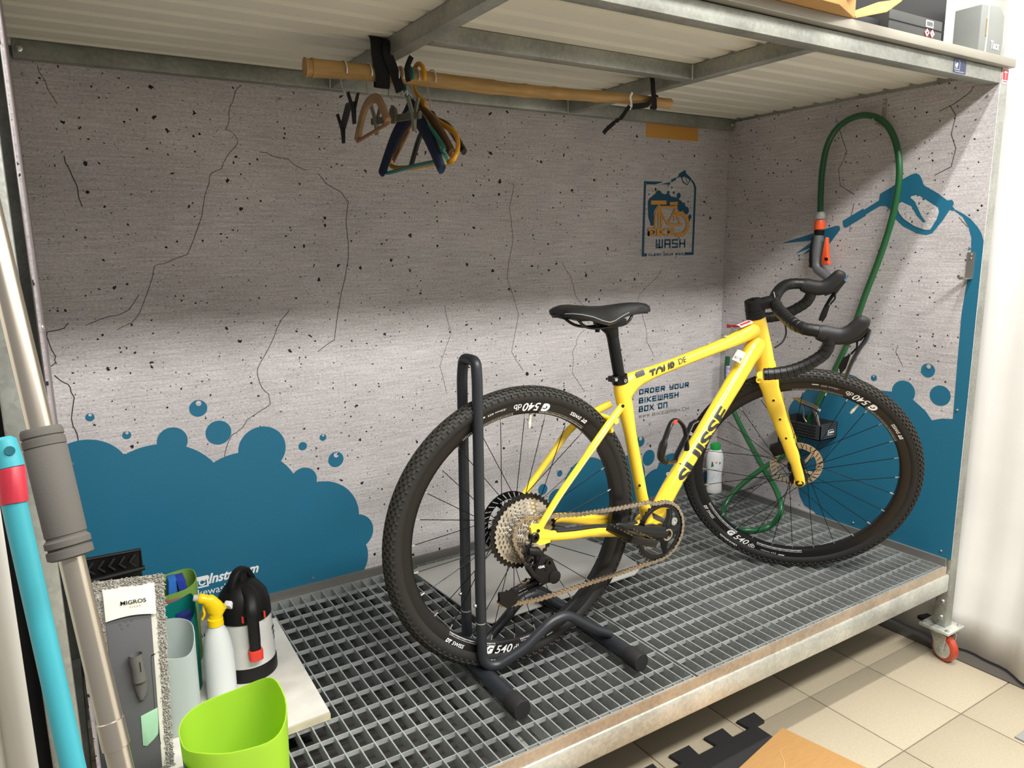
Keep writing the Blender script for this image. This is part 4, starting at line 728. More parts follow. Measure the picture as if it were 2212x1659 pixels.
mb = MB(); q = [(0.0021,-0.0709),(0.0329,-0.0751)]; (a0, b0), (a1, b1) = q; txt(mb, 'GRX', lambda a, b: F(a0 + (a1 - a0) * a, -.0836, b0 - .004 + (b1 - b0) * a + .0062 * b), shear=.2, bold=.03); obj('derailleur_lettering', mb, MATS['decal_white'], der, smooth=False)
obj('clutch_cover', MB().lathe(F(*[(lambda q: (q[0], -.072, q[1]))([(0.0506,-0.1097)][0])][0]), -BL, [(0, .017), (.012, .017), (.014, .013)], 20), M_black, der)
obj('mount_bolt', MB().lathe(F(.032, -.076, -.068), -BL, [(0, .010), (.010, .010), (.010, .005), (.004, .005)], 16), M_blackg, der)
for l in (-.062, -.050):
    a, b = V((upx + .02, 0, upz + .005)), V((lpx, 0, lpz)); q = [(lpx + .026, lpz + .016), (lpx + .020, lpz - .016), (lpx - .002, lpz - .023), (lpx - .022, lpz - .006), (lpx - .022, lpz + .018), (lpx - .004, lpz + .016)]
    if l < -.06: q = [(lpx + .03, lpz + .02), (lpx + .022, lpz - .016), (lpx - .002, lpz - .024), (lpx - .024, lpz - .006), (lpx - .026, lpz + .026), (lpx - .010, lpz + .022)]
    obj('pulley_cage', MB().prism([F(x, l, y) for x, y in q], -BL * .002).tube([F(lpx + .015, l, lpz + .016), F(upx + .045, l, upz + .012)], .0035, 8).tube([F(lpx + .016, l, lpz - .004), F(upx + .045, l, upz + .000)], .0028, 8), M_black, der)
for x, z in pul: cog(F, (x, z), .0215, -.057, 13, M_black, der, 'pulley', .004, .003)
obj('shift_cable', MB().tube(crom([F(.028, -.064, -.005), F(-.005, -.066, -.012), F(-.022, -.068, -.035), F(-.018, -.070, -.060), F(.0, -.072, -.072)], 5), .0022, 8), M_black, der)
# crankset
ck = obj('crankset', MB().lathe(F(rc[0], -.040, rc[1]), -BL, [(0, .020), (.020, .024), (.036, .021), (.037, .017), (.030, .015)], 24).tube([F(rc[0], -.070, rc[1]), F(.36, -.072, -.068), F(.30, -.078, -.045), F(.247, -.080, -.027), F(.238, -.080, -.025)], [(.008, .021), (.0085, .017), (.0075, .014), (.0075, .015), (.0065, .011)], 14, ref=LT), M_blackg, bike)
cog(F, rc, RR + .0035, LC - .0012, 40, M_blackg, ck, 'chainring', .067, .0024)
obj('chainring_edge', MB().tube([F(rc[0] + .0775 * cos(t), LC - .0015, rc[1] + .0775 * sin(t)) for t in [2 * pi * i / 60 for i in range(60)]], .0010, 6, closed=True), M_blackg, ck)
mb = MB()
for ang in (60, 150, -5, -80):
    t = radians(ang); mb.tube([F(rc[0] + .018 * cos(t), -.062, rc[1] + .018 * sin(t)), F(rc[0] + .045 * cos(t), -.056, rc[1] + .045 * sin(t)), F(rc[0] + .066 * cos(t + .12), -.050, rc[1] + .066 * sin(t + .12))], [(.006, .016), (.0055, .011), (.0045, .008)], 10, ref=LT)
obj('crank_spider', mb, M_blackg, ck)
obj('crank_cap', MB().lathe(F(rc[0], -.0735, rc[1]), -BL, [(0, .0165), (.0035, .0165), (.0035, .0128), (-.008, .0120)], 28, caps=False), mat('ring_brass', '#c9bfae', .25, .9), ck)
farc = obj('crank_arm', MB().tube([F(.425, .060, -.086), F(.50, .068, -.107), F(.588, .074, -.131)], [(.008, .017), (.007, .013), (.007, .014)], 12, ref=LT), mat('crank_grey', '#55585a', .3, .5), ck)
obj('axle_washer', MB().lathe(F(.585, .066, -.130), -BL, [(0, .012), (.002, .012), (.002, .006), (-.004, .006)], 20), M_galvb, ck)
def pedal(c, s_):
    e1 = (BA * .93 - BU * .36).normalized(); e2 = e1.cross(BL).normalized(); o = c + BL * s_ * .058
    pd = obj('pedal', MB().tube([c + BL * s_ * .008, c + BL * s_ * .100], [.011, .009], 14).obox(o + e1 * .040, (e1, BL, e2), (.006, .046, .009)).obox(o - e1 * .040, (e1, BL, e2), (.006, .046, .009)).obox(o + BL * .044, (e1, BL, e2), (.044, .004, .009)).obox(o - BL * .044, (e1, BL, e2), (.044, .004, .009)).obox(o, (e1, BL, e2), (.030, .018, .010)), M_blackg, ck, bevel=.0012)
    for i in range(-3, 4):
        for s2 in (-1, 1): obj('pedal_pin', MB().lathe(o + e1 * s2 * .040 + BL * i * .013, e2, [(-.0105, .0016), (.0105, .0016)], 6), M_screw, ck)
    obj('pedal_spindle', MB().lathe(c + BL * s_ * .006, BL * s_, [(0, .0070), (.016, .0070)], 14), M_screw, pd); return pd
pedal(F(.242, -.082, -.026), -1); pedal(F(.585, .076, -.130), 1)
# bottle cage on the down tube
q = [(0.5853,0.1900),(0.5966,0.1817),(0.5224,0.0985),(0.5099,0.1033)]; cg = obj('bottle_cage', MB().tube(fp([(0.5942,0.1914),(0.5748,0.1847),(0.5485,0.1415),(0.5188,0.0991),(0.5160,0.0848)], 0), [(.010, .003)] * 5, 10, ref=LT), mat('cage_carbon', '#17181a', .3), bike)
for s_ in (-1,):
    lp = [(0.5124,0.0854),(0.4845,0.0887),(0.4565,0.1054),(0.4618,0.1441),(0.4821,0.1884),(0.5002,0.2043),(0.5211,0.2014),(0.5469,0.1753),(0.5596,0.1331),(0.5580,0.0927),(0.5306,0.0715)]
    ls = [.004, .006, .008, .009, .008, .005, .003, .000, -.002, .0, .004]
    obj('cage_loop', MB().tube(crom([F(a, s_ * l * (1 if s_ < 0 else .5), b) for (a, b), l in zip(lp, ls)], 4), [(.008, .006)] * 5 + [(.014, .0085)] * 8 + [(.009, .0050)] * 10 + [(.0085, .0045)] * 10 + [(.010, .0060)] * 8, 10, ref=LT), MATS['cage_carbon'], cg)
q = [(0.4824,0.2126),(0.5001,0.1984)]; (a0, b0), (a1, b1) = q; obj('cage_badge', MB().obox(F((a0 + a1) / 2, -.022, (b0 + b1) / 2), (BA, BL, BU), (.0065, .001, .0055)), mat('badge_red', '#d8432f', .4), cg)
bolt(F(*[(q[0], -.010, q[1]) for q in [(0.5644,0.1589)]][0]), -BL - BA, .0045, cg, M_galvb)
# fork
fk = obj('fork', MB().tube([S(-.1565, 0, .336), S(-.152, 0, .318), S(-.147, 0, .300)], [(.030, .0285), (.040, .030), (.050, .026)], 24, ref=HL), M_yellow, bike)
lc = [(-0.1522,0.3315),(-0.1381,0.2958),(-0.0948,0.2018),(-0.0638,0.1416),(-0.0234,0.0621),(0.0037,-0.0017)]
for s_ in (-1, 1):
    P = [S(-.152, s_ * .036, .325)] + [S(a, s_ * (.050 + .0015 * i), b) for i, (a, b) in enumerate(lc)]
    leg = obj('fork_leg', MB().tube(crom(P, 3), [(.014, .030)] * 3 + [(.0125, .0285)] * 3 + [(.0115, .0255)] * 3 + [(.0110, .0215)] * 3 + [(.0105, .019)] * 3 + [(.0095, .0150)] * 3 + [(.0095, .0135)], 16, ref=HL, pw=.85).lathe(S(0, s_ * .050, 0), HL * s_, [(0, .0165), (.010, .0165)], 20), M_yellow, fk)
    if s_ < 0:
        for a, b in [(-0.1245,0.2670),(-0.0955,0.2080),(-0.0672,0.1477)]: obj('bolt', MB().lathe(S(a, -.0615, b), -HL, [(0, .0058), (.0028, .0056), (.0034, .0045)], 14), M_yellow, leg); obj('bolt_hole', MB().lathe(S(a, -.0645, b), -HL, [(0, .0036), (.0008, .0036)], 12), M_black, leg)
        for a, b in [(-0.1746,0.3223)]: obj('cable_guide', MB().tube([S(a + .0075 * cos(t), -.058, b + .0075 * sin(t)) for t in [2 * pi * i / 12 for i in range(12)]], .0026, 8, closed=True), M_yellow, leg)
obj('thru_axle', MB().lathe(S(0, -.0605, 0), -HL, [(0, .0125), (.004, .0125), (.006, .0105), (.006, .006), (.001, .006)], 20), M_blackg, fk)
cal = [(-0.0627,0.0486)][0]; obj('brake_caliper', MB().obox(S(cal[0], .047, cal[1]), (HA + HU * .6, HL, HU - HA * .6), (.024, .014, .017)).tube([S(cal[0] - .02, .05, cal[1] - .012), S(cal[0] + .02, .05, cal[1] + .012)], .016, 14), M_black, fk, bevel=.003)
obj('brake_hose', MB().tube(crom([S(cal[0], .062, cal[1] + .01), S(-.09, .064, .17), S(-.125, .052, .28), S(-.150, .03, .345)], 5), .0025, 8), M_black, fk)
# cockpit
SX = lambda t_, l=0: S(-.1825 - .3248 * t_, l, .4144 + .9458 * t_)
stem = obj('stem', MB().tube([SX(.085), SX(.092), SX(.128), SX(.137), SX(.139)], [.0285, .0275, .0255, .0245, .018], 28, ref=HL).tube([SX(.112), S(-.205, 0, .535), S(-.180, 0, .544), S(-.160, 0, .546)], [(.021, .019), (.018, .017), (.019, .018), (.024, .0205)], 18, ref=HL, pw=.8), M_black, bike)
for t_ in (.0875, .100, .110): obj('spacer_groove', MB().tube([SX(t_), SX(t_ + .0006)], .0288 - (t_ - .0875) * .05, 28, ref=HL), M_blackg, stem)
obj('clamp_trim', MB().tube([S(-.172, l, .5675) for l in (-.024, -.008, .008, .024)], .0012, 6), M_galvb, stem)
bolt(SX(.1385), HU, .008, stem)
M_tape = mat('bar_tape', '#0e0e0f', .45, bump=.15, bs=120)
def side(s_):
    P = [(-.1660, 0, .5450), (-.1655, .030, .5450), (-.1560, .080, .5450), (-.1430, .130, .5450), (-.1260, .172, .5450), (-.1050, .196, .5455), (-.0800, .2035, .5465), (-.0560, .2060, .5440), (-.0440, .2080, .5300), (-.0410, .2100, .5120), (-.0480, .2120, .4880), (-.0660, .2140, .4680), (-.0900, .2160, .4485), (-.1210, .2180, .4310), (-.1540, .2200, .4200), (-.1850, .2220, .4140)]
    return crom([S(a, s_ * l, b) for a, l, b in P], 6)
hb = None
for s_ in (-1, 1):
    Q = side(s_); i0 = 6
    if hb is None: hb = obj('handlebar', MB().tube(side(-1)[:10][::-1] + side(1)[1:10], .0152, 16), M_black, bike)
    acc = 0; R_ = []; C_ = []
    for i in range(i0, len(Q) - 1):
        sub = 4
        for j in range(sub):
            p = Q[i].lerp(Q[i + 1], j / sub); C_.append(p)
    last = C_[0]; d = 0; rr = []
    for p in C_:
        d += (p - last).length; last = p; f_ = (d / .0165) % 1.0; rr.append(.0158 + .0013 * f_)
    tp = obj('bar_tape', MB().tube(C_, rr, 18), M_tape, hb)
    ce = C_[-1]; T = (C_[-1] - C_[-4]).normalized(); obj('bar_plug', MB().lathe(ce - T * .004, T, [(0, .0165), (.006, .0165), (.008, .012)], 18), M_blackg, hb)
mb = MB(); 
for s_ in (1,): txt(mb, 'BBB', lambda a, b: S(-.150 - .017 * cos(radians(40 + 30 * b)), s_ * (.070 + .010 * a), .545 + .0172 * sin(radians(40 + 30 * b))), bold=.03)
obj('tape_lettering', mb, MATS['decal_white'], hb, smooth=False)
for s_ in (-1, 1):
    H = [(-.074, .5435), (-.060, .5420), (-.038, .5385), (-.014, .5400), (.006, .5520), (.020, .5710), (.0285, .5880), (.0320, .5970)]
    rad = [(.0180, .0185), (.0185, .0225), (.0175, .0230), (.0165, .0225), (.0160, .0225), (.0155, .0215), (.0145, .0185), (.010, .012)]
    hd_ = obj('brake_lever', MB().tube(crom([S(a, s_ * .205, b) for a, b in H], 3), [tuple(V(rad[i // 3]).lerp(V(rad[min(7, i // 3 + 1)]), (i % 3) / 3)) for i in range(22)], 18, ref=HL, pw=.9), mat('hood_rubber', '#17181a', .6), bike)
    hd_['label'] = 'near lever hood' if s_ < 0 else 'far lever hood'
    obj('lever_body', MB().tube([S(-.005, s_ * .205, .522), S(.025, s_ * .205, .545), S(.042, s_ * .205, .572)], [(.010, .008), (.012, .014), (.010, .010)], 12, ref=HL), M_blackg, hd_)
    LV = [(.047, .566), (.0445, .540), (.034, .515), (.0235, .478), (.0185, .450), (.0165, .430)]
    obj('lever_blade', MB().tube(crom([S(a - (.012 if s_ > 0 else 0), s_ * (.205 + .004 * i), b) for i, (a, b) in enumerate(LV)], 3), [(.0095, .0055)] * 5 + [(.0090, .0050)] * 5 + [(.0085, .0048)] * 5 + [(.0065, .0042)], 12, ref=HL), M_blackg if s_ > 0 else mat('lever_grey', '#2d2e30', .35), hd_)
    obj('shift_paddle', MB().prism([S(.020, s_ * .200, .492), S(.004, s_ * .198, .478), S(-.002, s_ * .197, .452), S(.008, s_ * .198, .430), S(.017, s_ * .200, .450)], HL * .003).tube([S(.020, s_ * .2, .492), S(.030, s_ * .202, .512), S(.026, s_ * .203, .530)], .0028, 8), M_black, hd_, bevel=.0008)
    if s_ > 0: obj('lever_accent', MB().prism([S(.0535, s_ * .203, .585), S(.0500, s_ * .203, .590), S(.030, s_ * .203, .553), S(.0335, s_ * .203, .549)], HL * -.004), mat('blue_gloss', '#3b6f93', .25), hd_)
obj('brake_hose', MB().tube(crom(fp([(0.9346,0.4418)] + [(0.9414,0.4134),(0.9269,0.3893),(0.8951,0.3751)], -.01) , 6), .0026, 8), M_black, bike)

# ------------------------------------------------------------------ bike stand
M_stand = mat('stand_enamel', '#25282d', .42, bump=.1, bs=120)
sn = thing('bike_stand', (-1.42, -.69, 0), 'dark tubular floor stand gripping the back wheel of the bicycle', 'bike stand')
for xx, y0, y1 in ((-1.602, -.885, -.470), (-1.248, -.888, -.470)):
    ft = obj('foot_tube', MB().tube([(xx, y0, .0245), (xx, y1, .0245)], .0205, 24), M_stand, sn)
    for yy, d in ((y0, -1), (y1, 1)): obj('end_cap', MB().lathe((xx, yy - d * .030, .0245), (0, d, 0), [(0, .0232), (.001, .0240), (.044, .0240), (.048, .0215), (.049, 0.004)], 24), M_rubber, sn)
U_ = fil([(-1.612, -.738, .115), (-1.607, -.7375, .76), (-1.605, -.730, .80), (-1.605, -.700, .8015), (-1.605, -.672, .80), (-1.606, -.664, .76), (-1.612, -.664, .115)], .03, 7)
obj('upright', MB().tube(U_, .0128, 18), M_stand, sn)
for y in (-.738, -.664):
    o_ = -.03 if y < -.7 else .02
    P = fil([(-1.612, y, .30), (-1.611, y, .075), (-1.598, y + o_ * .2, .052), (-1.575, y + o_ * .4, .048), (-1.51, y + o_, .080), (-1.435, y + o_ * 1.3, .135), (-1.385, y + o_ * 1.4, .140), (-1.30, y + o_ * 1.5, .075), (-1.252, y + o_ * 1.6, .050)], .022, 5)
    lo = obj('lower_tube', MB().tube(P, .0128, 18), M_stand, sn)
    obj('bolt', MB().lathe((-1.625, y, .215), (-1, 0, 0), [(0, .005), (.005, .004)], 10), M_screw, lo); obj('joint_ring', MB().tube([(-1.612, y, .168), (-1.612, y, .170)], .0131, 18), M_galvb, lo)
    obj('weld', MB().lathe((-1.600, y + o_ * .2, .0445), (0, 0, -1), [(0, .007), (.006, .010)], 12), M_stand, sn)
# ------------------------------------------------------------------ green hose, spray gun, hooks and tap on the side wall
def P3x(q, x): return [V((x, a, b)) for a, b in q]
def P3y(q, y): return [V((a, y, b)) for a, b in q]
def P3z(q, z): return [V((a, b, z)) for a, b in q]
def hose_mat():
    m = mat('green_hose', '#14602f', .35); nt = m.node_tree; N = nt.nodes; L = nt.links; b = N['Principled BSDF']; b.inputs['Coat Weight'].default_value = .3
    tc = N.new('ShaderNodeTexCoord'); v = N.new('ShaderNodeTexWave'); v.inputs['Scale'].default_value = 75; v.bands_direction = 'Z'; v.inputs['Distortion'].default_value = 1.5; v.inputs['Detail'].default_value = 0
    mp = N.new('ShaderNodeMapping'); mp.inputs['Rotation'].default_value = (.7, .5, 0); L.new(tc.outputs['Object'], mp.inputs[0]); L.new(mp.outputs[0], v.inputs['Vector'])
    r = N.new('ShaderNodeValToRGB'); r.color_ramp.elements[0].color = (*lin('#0c4220'), 1); r.color_ramp.elements[1].color = (*lin('#20693a'), 1); L.new(v.outputs['Fac'], r.inputs[0]); L.new(r.outputs[0], b.inputs['Base Color']); return m
hp = P3x([(-0.4690,1.1527),(-0.4660,1.2204),(-0.4659,1.3000),(-0.4784,1.3804),(-0.5104,1.4351),(-0.5641,1.4640),(-0.6277,1.4651),(-0.6884,1.4317),(-0.7279,1.3705),(-0.7487,1.2893),(-0.7484,1.2024),(-0.7320,1.0999),(-0.7011,0.9868),(-0.6622,0.8690),(-0.6308,0.7629)], -.035) + P3x([(-0.6003,0.6702),(-0.5499,0.5542),(-0.4915,0.4261),(-0.4332,0.3027)], -.04)
hp += P3x([(-0.3853,0.2395)], -.06) + P3x([(-0.3281,0.1757)], -.12) + P3x([(-0.2866,0.1017)], -.20) + P3x([(-0.2894,0.0369)], -.27) + P3z([(-0.3359,-0.3769),(-0.3188,-0.4493),(-0.2266,-0.4681)], .0135) + P3x([(-0.4988,0.0772)], -.20) + P3x([(-0.4354,0.1301)], -.15) + P3x([(-0.3289,0.1856)], -.10)
hp += P3x([(-0.1897,0.3007)], -.06) + P3x([(-0.1057,0.4003),(-0.0800,0.5142),(-0.0809,0.5923)], -.045)
hose = obj('garden_hose', MB().tube(crom(hp, 6), .0104, 14), hose_mat(), None, origin=tuple(hp[30])); tag(hose, 'green garden hose looped over a hook and curling down beside the wheel', 'hose')
obj('hose_label', MB().tube([V((-.045, y, z)) for y, z in [(-0.0838,0.4873),(-0.0829,0.5537)]], .0098, 14), mat('paper_label', '#c9c4da', .6, var=.4, vs=60, dirt='#7a68b0'), hose)
# spray gun hanging from the hose
g = thing('spray_gun', (-.035, -.47, .95), 'grey and orange hand spray gun hanging from the green hose', 'spray gun')
GP = lambda q, x=-.035: [V((x, a, b)) for a, b in q]
ax_ = GP([(-0.4704,1.1591),(-0.4692,1.1236),(-0.4699,1.0878)]); dn = (ax_[2] - ax_[0]).normalized()
obj('hose_nut', MB().tube(GP([(-0.4685,1.1592),(-0.4691,1.1511),(-0.4680,1.1398),(-0.4685,1.1333)]), [.013, .0165, .0180, .014], 20), mat('nut_grey', '#a9aba8', .4), g)
obj('quick_coupling', MB().tube(GP([(-0.4687,1.1301),(-0.4692,1.1236),(-0.4687,1.1041),(-0.4692,1.0976)]), [.0170, .0185, .0185, .0170], 20), mat('coupling_orange', '#e8592b', .4), g)
obj('collar', MB().tube(GP([(-0.4693,1.0960),(-0.4687,1.0781)]), .0175, 20), M_blackg, g)
M_gg = mat('gun_grey', '#5d6062', .45)
body = obj('gun_body', MB().tube(GP([(-0.4687,1.0781),(-0.4675,1.0421),(-0.4647,1.0010),(-0.4648,0.9728),(-0.4755,0.9564),(-0.5092,0.9341),(-0.5305,0.9216)]), [(.017, .0160), (.020, .0190), (.020, .0190), (.019, .0185), (.019, .0180), (.0170, .0160), (.0150, .0145)], 18, ref=(1, 0, 0)), M_gg, g)
obj('soft_grip', MB().tube(GP([(-0.4576,1.0718),(-0.4539,1.0423),(-0.4541,1.0126),(-0.4561,0.9845),(-0.4576,0.9629)], -.042), [(.012, .007), (.014, .0100), (.0145, .0125), (.0150, .0140), (.012, .010)], 14, ref=(1, 0, 0)), M_black, g)
obj('trigger', MB().prism(GP([(-0.5025,1.0710),(-0.5063,1.0693),(-0.5119,1.0176),(-0.5181,0.9836),(-0.5243,0.9755),(-0.4948,0.9719),(-0.4913,0.9931)], -.046), (.018, 0, 0)), MATS['coupling_orange'], g, bevel=.002)
obj('trigger_stop', MB().prism(GP([(-0.5061,0.9998),(-0.5173,0.9982),(-0.5180,0.9885),(-0.5068,0.9900)], -.0475), (.004, 0, 0)), M_black, g)
obj('flow_knob', MB().lathe(GP([(-0.4400,0.9691)])[0], (0, .9, -.4), [(-.004, .006), (.003, .006), (.005, .004)], 12), mat('knob_red', '#a8242f', .4), g)
bd = obj('brand_badge', MB().prism(GP([(-0.4748,0.9569),(-0.4784,0.9602),(-0.5078,0.9444),(-0.5044,0.9394)], -.0505), (.001, 0, 0)), M_blackg, g, smooth=False)
# hose hook and bracket
hk = obj('hose_hook', MB().box(-.0025, -.0006, -.668, -.655, 1.425, 1.515).tube([(-.002, -.6615, 1.43), (-.03, -.6615, 1.432), (-.06, -.6615, 1.435), (-.062, -.6615, 1.448)], .004, 8), mat('clear_hook', '#9a9088', .3), bevel=.0005); tag(hk, 'small wall hook carrying the top of the hose loop', 'hook')
for z in (1.505, 1.492): obj('screw', MB().lathe((-.0026, -.6615, z), (-1, 0, 0), [(0, .004), (.002, .003)], 10), M_screw, hk)
bk = obj('wall_bracket', MB().box(-.003, -.0006, -.990, -.968, .938, 1.017).box(-.045, -.0006, -.990, -.970, .936, .939), mat('bracket_steel', '#a7a7a2', .35, .8)); tag(bk, 'bent steel bracket with a pin screwed to the side wall edge', 'bracket')
obj('bracket_pin', MB().tube([(-.042, -.980, .945), (-.058, -.976, .945)], .0055, 10), mat('pin_brown', '#77736a', .5), bk)
for z in (1.010, .998): obj('screw', MB().lathe((-.003, -.979, z), (-1, 0, 0), [(0, .004), (.002, .003)], 10), M_screw, bk)
# tap
tp_ = thing('water_tap', (-.03, -.06, .70), 'small chrome tap with red butterfly handle in the back corner', 'tap')
q = [(-0.1011,0.7192),(-0.0719,0.7187),(-0.1344,0.7257),(-0.1018,0.7060),(-0.1430,0.6983),(-0.0883,0.6856),(-0.0784,0.6404)]; c0, cl_, cr_, c3, cb, ct, ce2 = [V((-.045, a, b)) for a, b in q]
obj('handle', MB().tube([cl_, c0.lerp(cl_, .3), c0, c0.lerp(cr_, .3), cr_], [(.004, .0085), (.004, .005), (.007, .007), (.004, .005), (.004, .0085)], 10, ref=(1, 0, 0)), mat('tap_red', '#c22a2c', .4), tp_)
obj('tap_body', MB().tube([c0, c3, ct, ce2], [.006, .010, .010, .009], 14).tube([c3, V((-.006, c3.y - .02, c3.z - .01))], .010, 14), M_screw, tp_)
# air gun in its black holder
ho = thing('holder_box', (-.05, -.47, .33), 'black open plastic holder box on the side wall behind the front wheel', 'holder')
y0, y1, z0, z1 = -.570, -.395, .345, .405; xd = -.098
obj('box_body', MB().box(xd, -.001, y0, y0 + .003, z0, z1).box(xd, xd + .003, y0, y1, z0, z1 - .006).box(xd, -.001, y1 - .003, y1, z0, z1).box(xd, -.001, y0, y1, z0, z0 + .003).box(-.004, -.001, y0, y1, z0, z1), mat('holder_black', '#303236', .6, var=.2, vs=40), ho, smooth=False)
for i in range(4): obj('grille_slot', MB().box(xd - .0015, xd - .0005, y0 + .02, y1 - .01, z0 + .010 + i * .011, z0 + .015 + i * .011), M_blackg, ho, smooth=False)
mb = MB(); f_ = lambda a, b: (xd + .045 + .045 * a, y0 - .0008, z0 + .016 + .018 * b); ribbon(mb, [(.62, 0), (0, 0), (0, 1), (.62, 1)], .06, f_); txt(mb, 'BIKE', lambda a, b: f_(.14 + .62 * a, .32 + .36 * b), bold=.04); obj('box_print', mb, M_whitep, ho, smooth=False)
ag = thing('air_gun', (-.06, -.48, .36), 'steel air blow gun with brass tip standing in the black holder', 'air gun')
A0 = P3x([(-0.4183,0.4744),(-0.4367,0.4740),(-0.4596,0.4655),(-0.4696,0.4654),(-0.5076,0.4581),(-0.5296,0.4498),(-0.5357,0.4457)], -.06)
obj('nozzle', MB().tube(A0[:4], [.003, .007, .0085, .009], 14), mat('brass', '#b59a5a', .3, .85), ag)
obj('gun_barrel', MB().tube(A0[3:6], [.0095, .0105, .009], 16), mat('worn_steel', '#8b857e', .35, .85, var=.2), ag); obj('gun_button', MB().tube(A0[5:], [.006, .005], 12), MATS['worn_white'], ag)
obj('gun_handle', MB().tube(P3x([(-0.5079,0.4546),(-0.5238,0.4226),(-0.5339,0.3896)], -.06), [(.006, .009), (.006, .008), (.005, .008)], 12, ref=(1, 0, 0)), MATS['worn_steel'], ag)
obj('gun_trigger', MB().tube(P3x([(-0.4639,0.4609),(-0.4698,0.4336),(-0.4695,0.4087),(-0.4825,0.3935)], -.06), .004, 10), MATS['worn_steel'], ag)
# shampoo bottle in the corner
sb = thing('shampoo_bottle', (-.072, -.060, 0), 'white cleaner bottle with green flip cap standing in the back corner', 'bottle')
e = V((.85, -.53, 0))
obj('bottle_body', MB().lathe((-.072, -.058, .001), (0, 0, 1), [(0, .030), (.003, .033), (.02, .0335), (.06, .031), (.085, .031), (.12, .0355), (.155, .0360), (.175, .033), (.188, .026), (.193, .021)], 28, ref=e, sq=.62), M_white, sb)
obj('flip_cap', MB().lathe((-.072, -.058, .192), (0, 0, 1), [(0, .0215), (.022, .0225), (.026, .021), (.029, .015)], 24, ref=e, sq=.72), mat('cap_green', '#1f9b45', .4), sb)
nb = V((-.53, -.85, 0)); o_ = V((-.072, -.058, 0)) + nb * .0235
lf = lambda a, b: o_ + e * a + V((0, 0, b)) - nb * (.004 if b < .1 else .0012) * 1.0 - nb * (abs(a) ** 2) * 9
mb = MB(); mb.flat([lf(-.021, .120), lf(-.010, .124), lf(-.014, .142), lf(-.018, .146)]).flat([lf(.012, .143), lf(.021, .139), lf(.014, .130)]); mb.flat([lf(-.006, .018), lf(.020, .018), lf(.018, .030), lf(.0, .024)]); obj('label_print', mb, mat('label_green', '#1f7a4a', .5), sb, smooth=False)
obj('label_print', MB().flat([lf(-.004, .138), lf(.004, .138), lf(.005, .142), lf(-.003, .143)]), MATS['label_red'], sb, smooth=False)
mb = MB(); ribbon(mb, [(-.016, .060), (-.004, .078), (.010, .090), (.016, .098)], .002, lf); ribbon(mb, [(-.012, .058), (.004, .070), (.014, .088)], .002, lf); ribbon(mb, [(-.018, .066), (-.006, .088), (.004, .094)], .002, lf); obj('label_print', mb, mat('label_blue', '#a9cce0', .5), sb, smooth=False)
mb = MB(); txt(mb, 'Shower Gel', lambda a, b: lf(-.014 + .028 * a, .107 + .004 * b)); obj('label_print', mb, mat('label_grey', '#8b8f90', .5), sb, smooth=False)

# ------------------------------------------------------------------ bamboo rail, straps and hangers
B0, B1 = V((-1.8575, -.420, 1.4590)), V((-.7717, -.4657, 1.4640)); bd_ = (B1 - B0).normalized()
bt = lambda x: B0 + (B1 - B0) * ((x - B0.x) / (B1.x - B0.x))
rb = lambda t: .0205 - .0065 * t
prof = []; nodes = (0, .018, .445, .535, .62, .752, .87, 1.0)
for a, b in zip(nodes[:-1], nodes[1:]):
    prof += [(a, rb(a) * 1.07), (a + .004, rb(a) * 1.0)] + [(a + (b - a) * k_, rb(a + (b - a) * k_) * (.955 + .03 * abs(k_ - .5))) for k_ in (.2, .5, .8)] + [(b - .004, rb(b) * 1.06)]
bam = obj('bamboo_pole', MB().tube([B0 + (B1 - B0) * t + V((0, 0, .003 * sin(t * 9))) for t, r in prof], [r for t, r in prof], 18), mat('bamboo', '#b58f55', .5, var=.25, vs=9, stretch=(1, 8, 8), bump=.3, bs=40), None, origin=tuple(B0)); tag(bam, 'long bamboo pole strapped under the roof joists as a clothes rail', 'pole')
M_strap = mat('black_strap', '#0b0b0c', .9)
def strip(pts, wd, name, parent, ref=(1, 0, 0), th=.0012, m=None): return obj(name, MB().tube(crom([V(p) for p in pts], 5), [(wd / 2, th)] * ((len(pts) - 1) * 5 + 1), 8, ref=ref), m or M_strap, parent)
s1 = thing('strap', (-1.67, -.43, 1.46), 'wide black fabric strap holding the thick end of the bamboo', 'strap', 'straps around the bamboo pole'); s1['group'] = 'straps around the bamboo pole'
p = bt(-1.67); r = .021
strip([(-1.690, -.43, 1.543), (-1.692, -.452, 1.53), (-1.690, -.452, 1.49), (-1.682, p.y - r, 1.465), (-1.678, p.y - r * .6, 1.436), (-1.672, p.y + r * .6, 1.434), (-1.668, p.y + r + .001, 1.46), (-1.667, p.y + r, 1.495)], .036, 'strap_band', s1)
strip([(-1.668, -.40, 1.543), (-1.669, -.456, 1.53), (-1.669, -.458, 1.50), (-1.655, p.y - r - .004, 1.470), (-1.640, p.y - r * .9, 1.437), (-1.628, p.y - .004, 1.428)], .026, 'strap_band', s1, ref=(.92, 0, .3))
strip(P3y([(-1.6146,1.4996),(-1.6211,1.4876),(-1.6277,1.4714),(-1.6273,1.4538),(-1.6242,1.4427)], -.47), .013, 'strap_tail', s1)
s2 = thing('strap', (-.84, -.46, 1.46), 'narrow black strap with dangling tail at the thin bamboo end', 'strap', 'straps around the bamboo pole')
p = bt(-.84); r = .0165
strip([(-.86, -.44, 1.543), (-.862, -.478, 1.53), (-.860, -.484, 1.49), (-.850, p.y - r, 1.462), (-.842, p.y - r * .4, 1.446), (-.825, p.y + r, 1.452), (-.812, p.y + r, 1.49)], .018, 'strap_band', s2)
strip(P3y([(-0.9372,1.4407),(-0.9146,1.4438),(-0.8830,1.4502),(-0.8707,1.4601),(-0.8603,1.4699)], -.485), .016, 'strap_band', s2, ref=(0, -.3, 1))
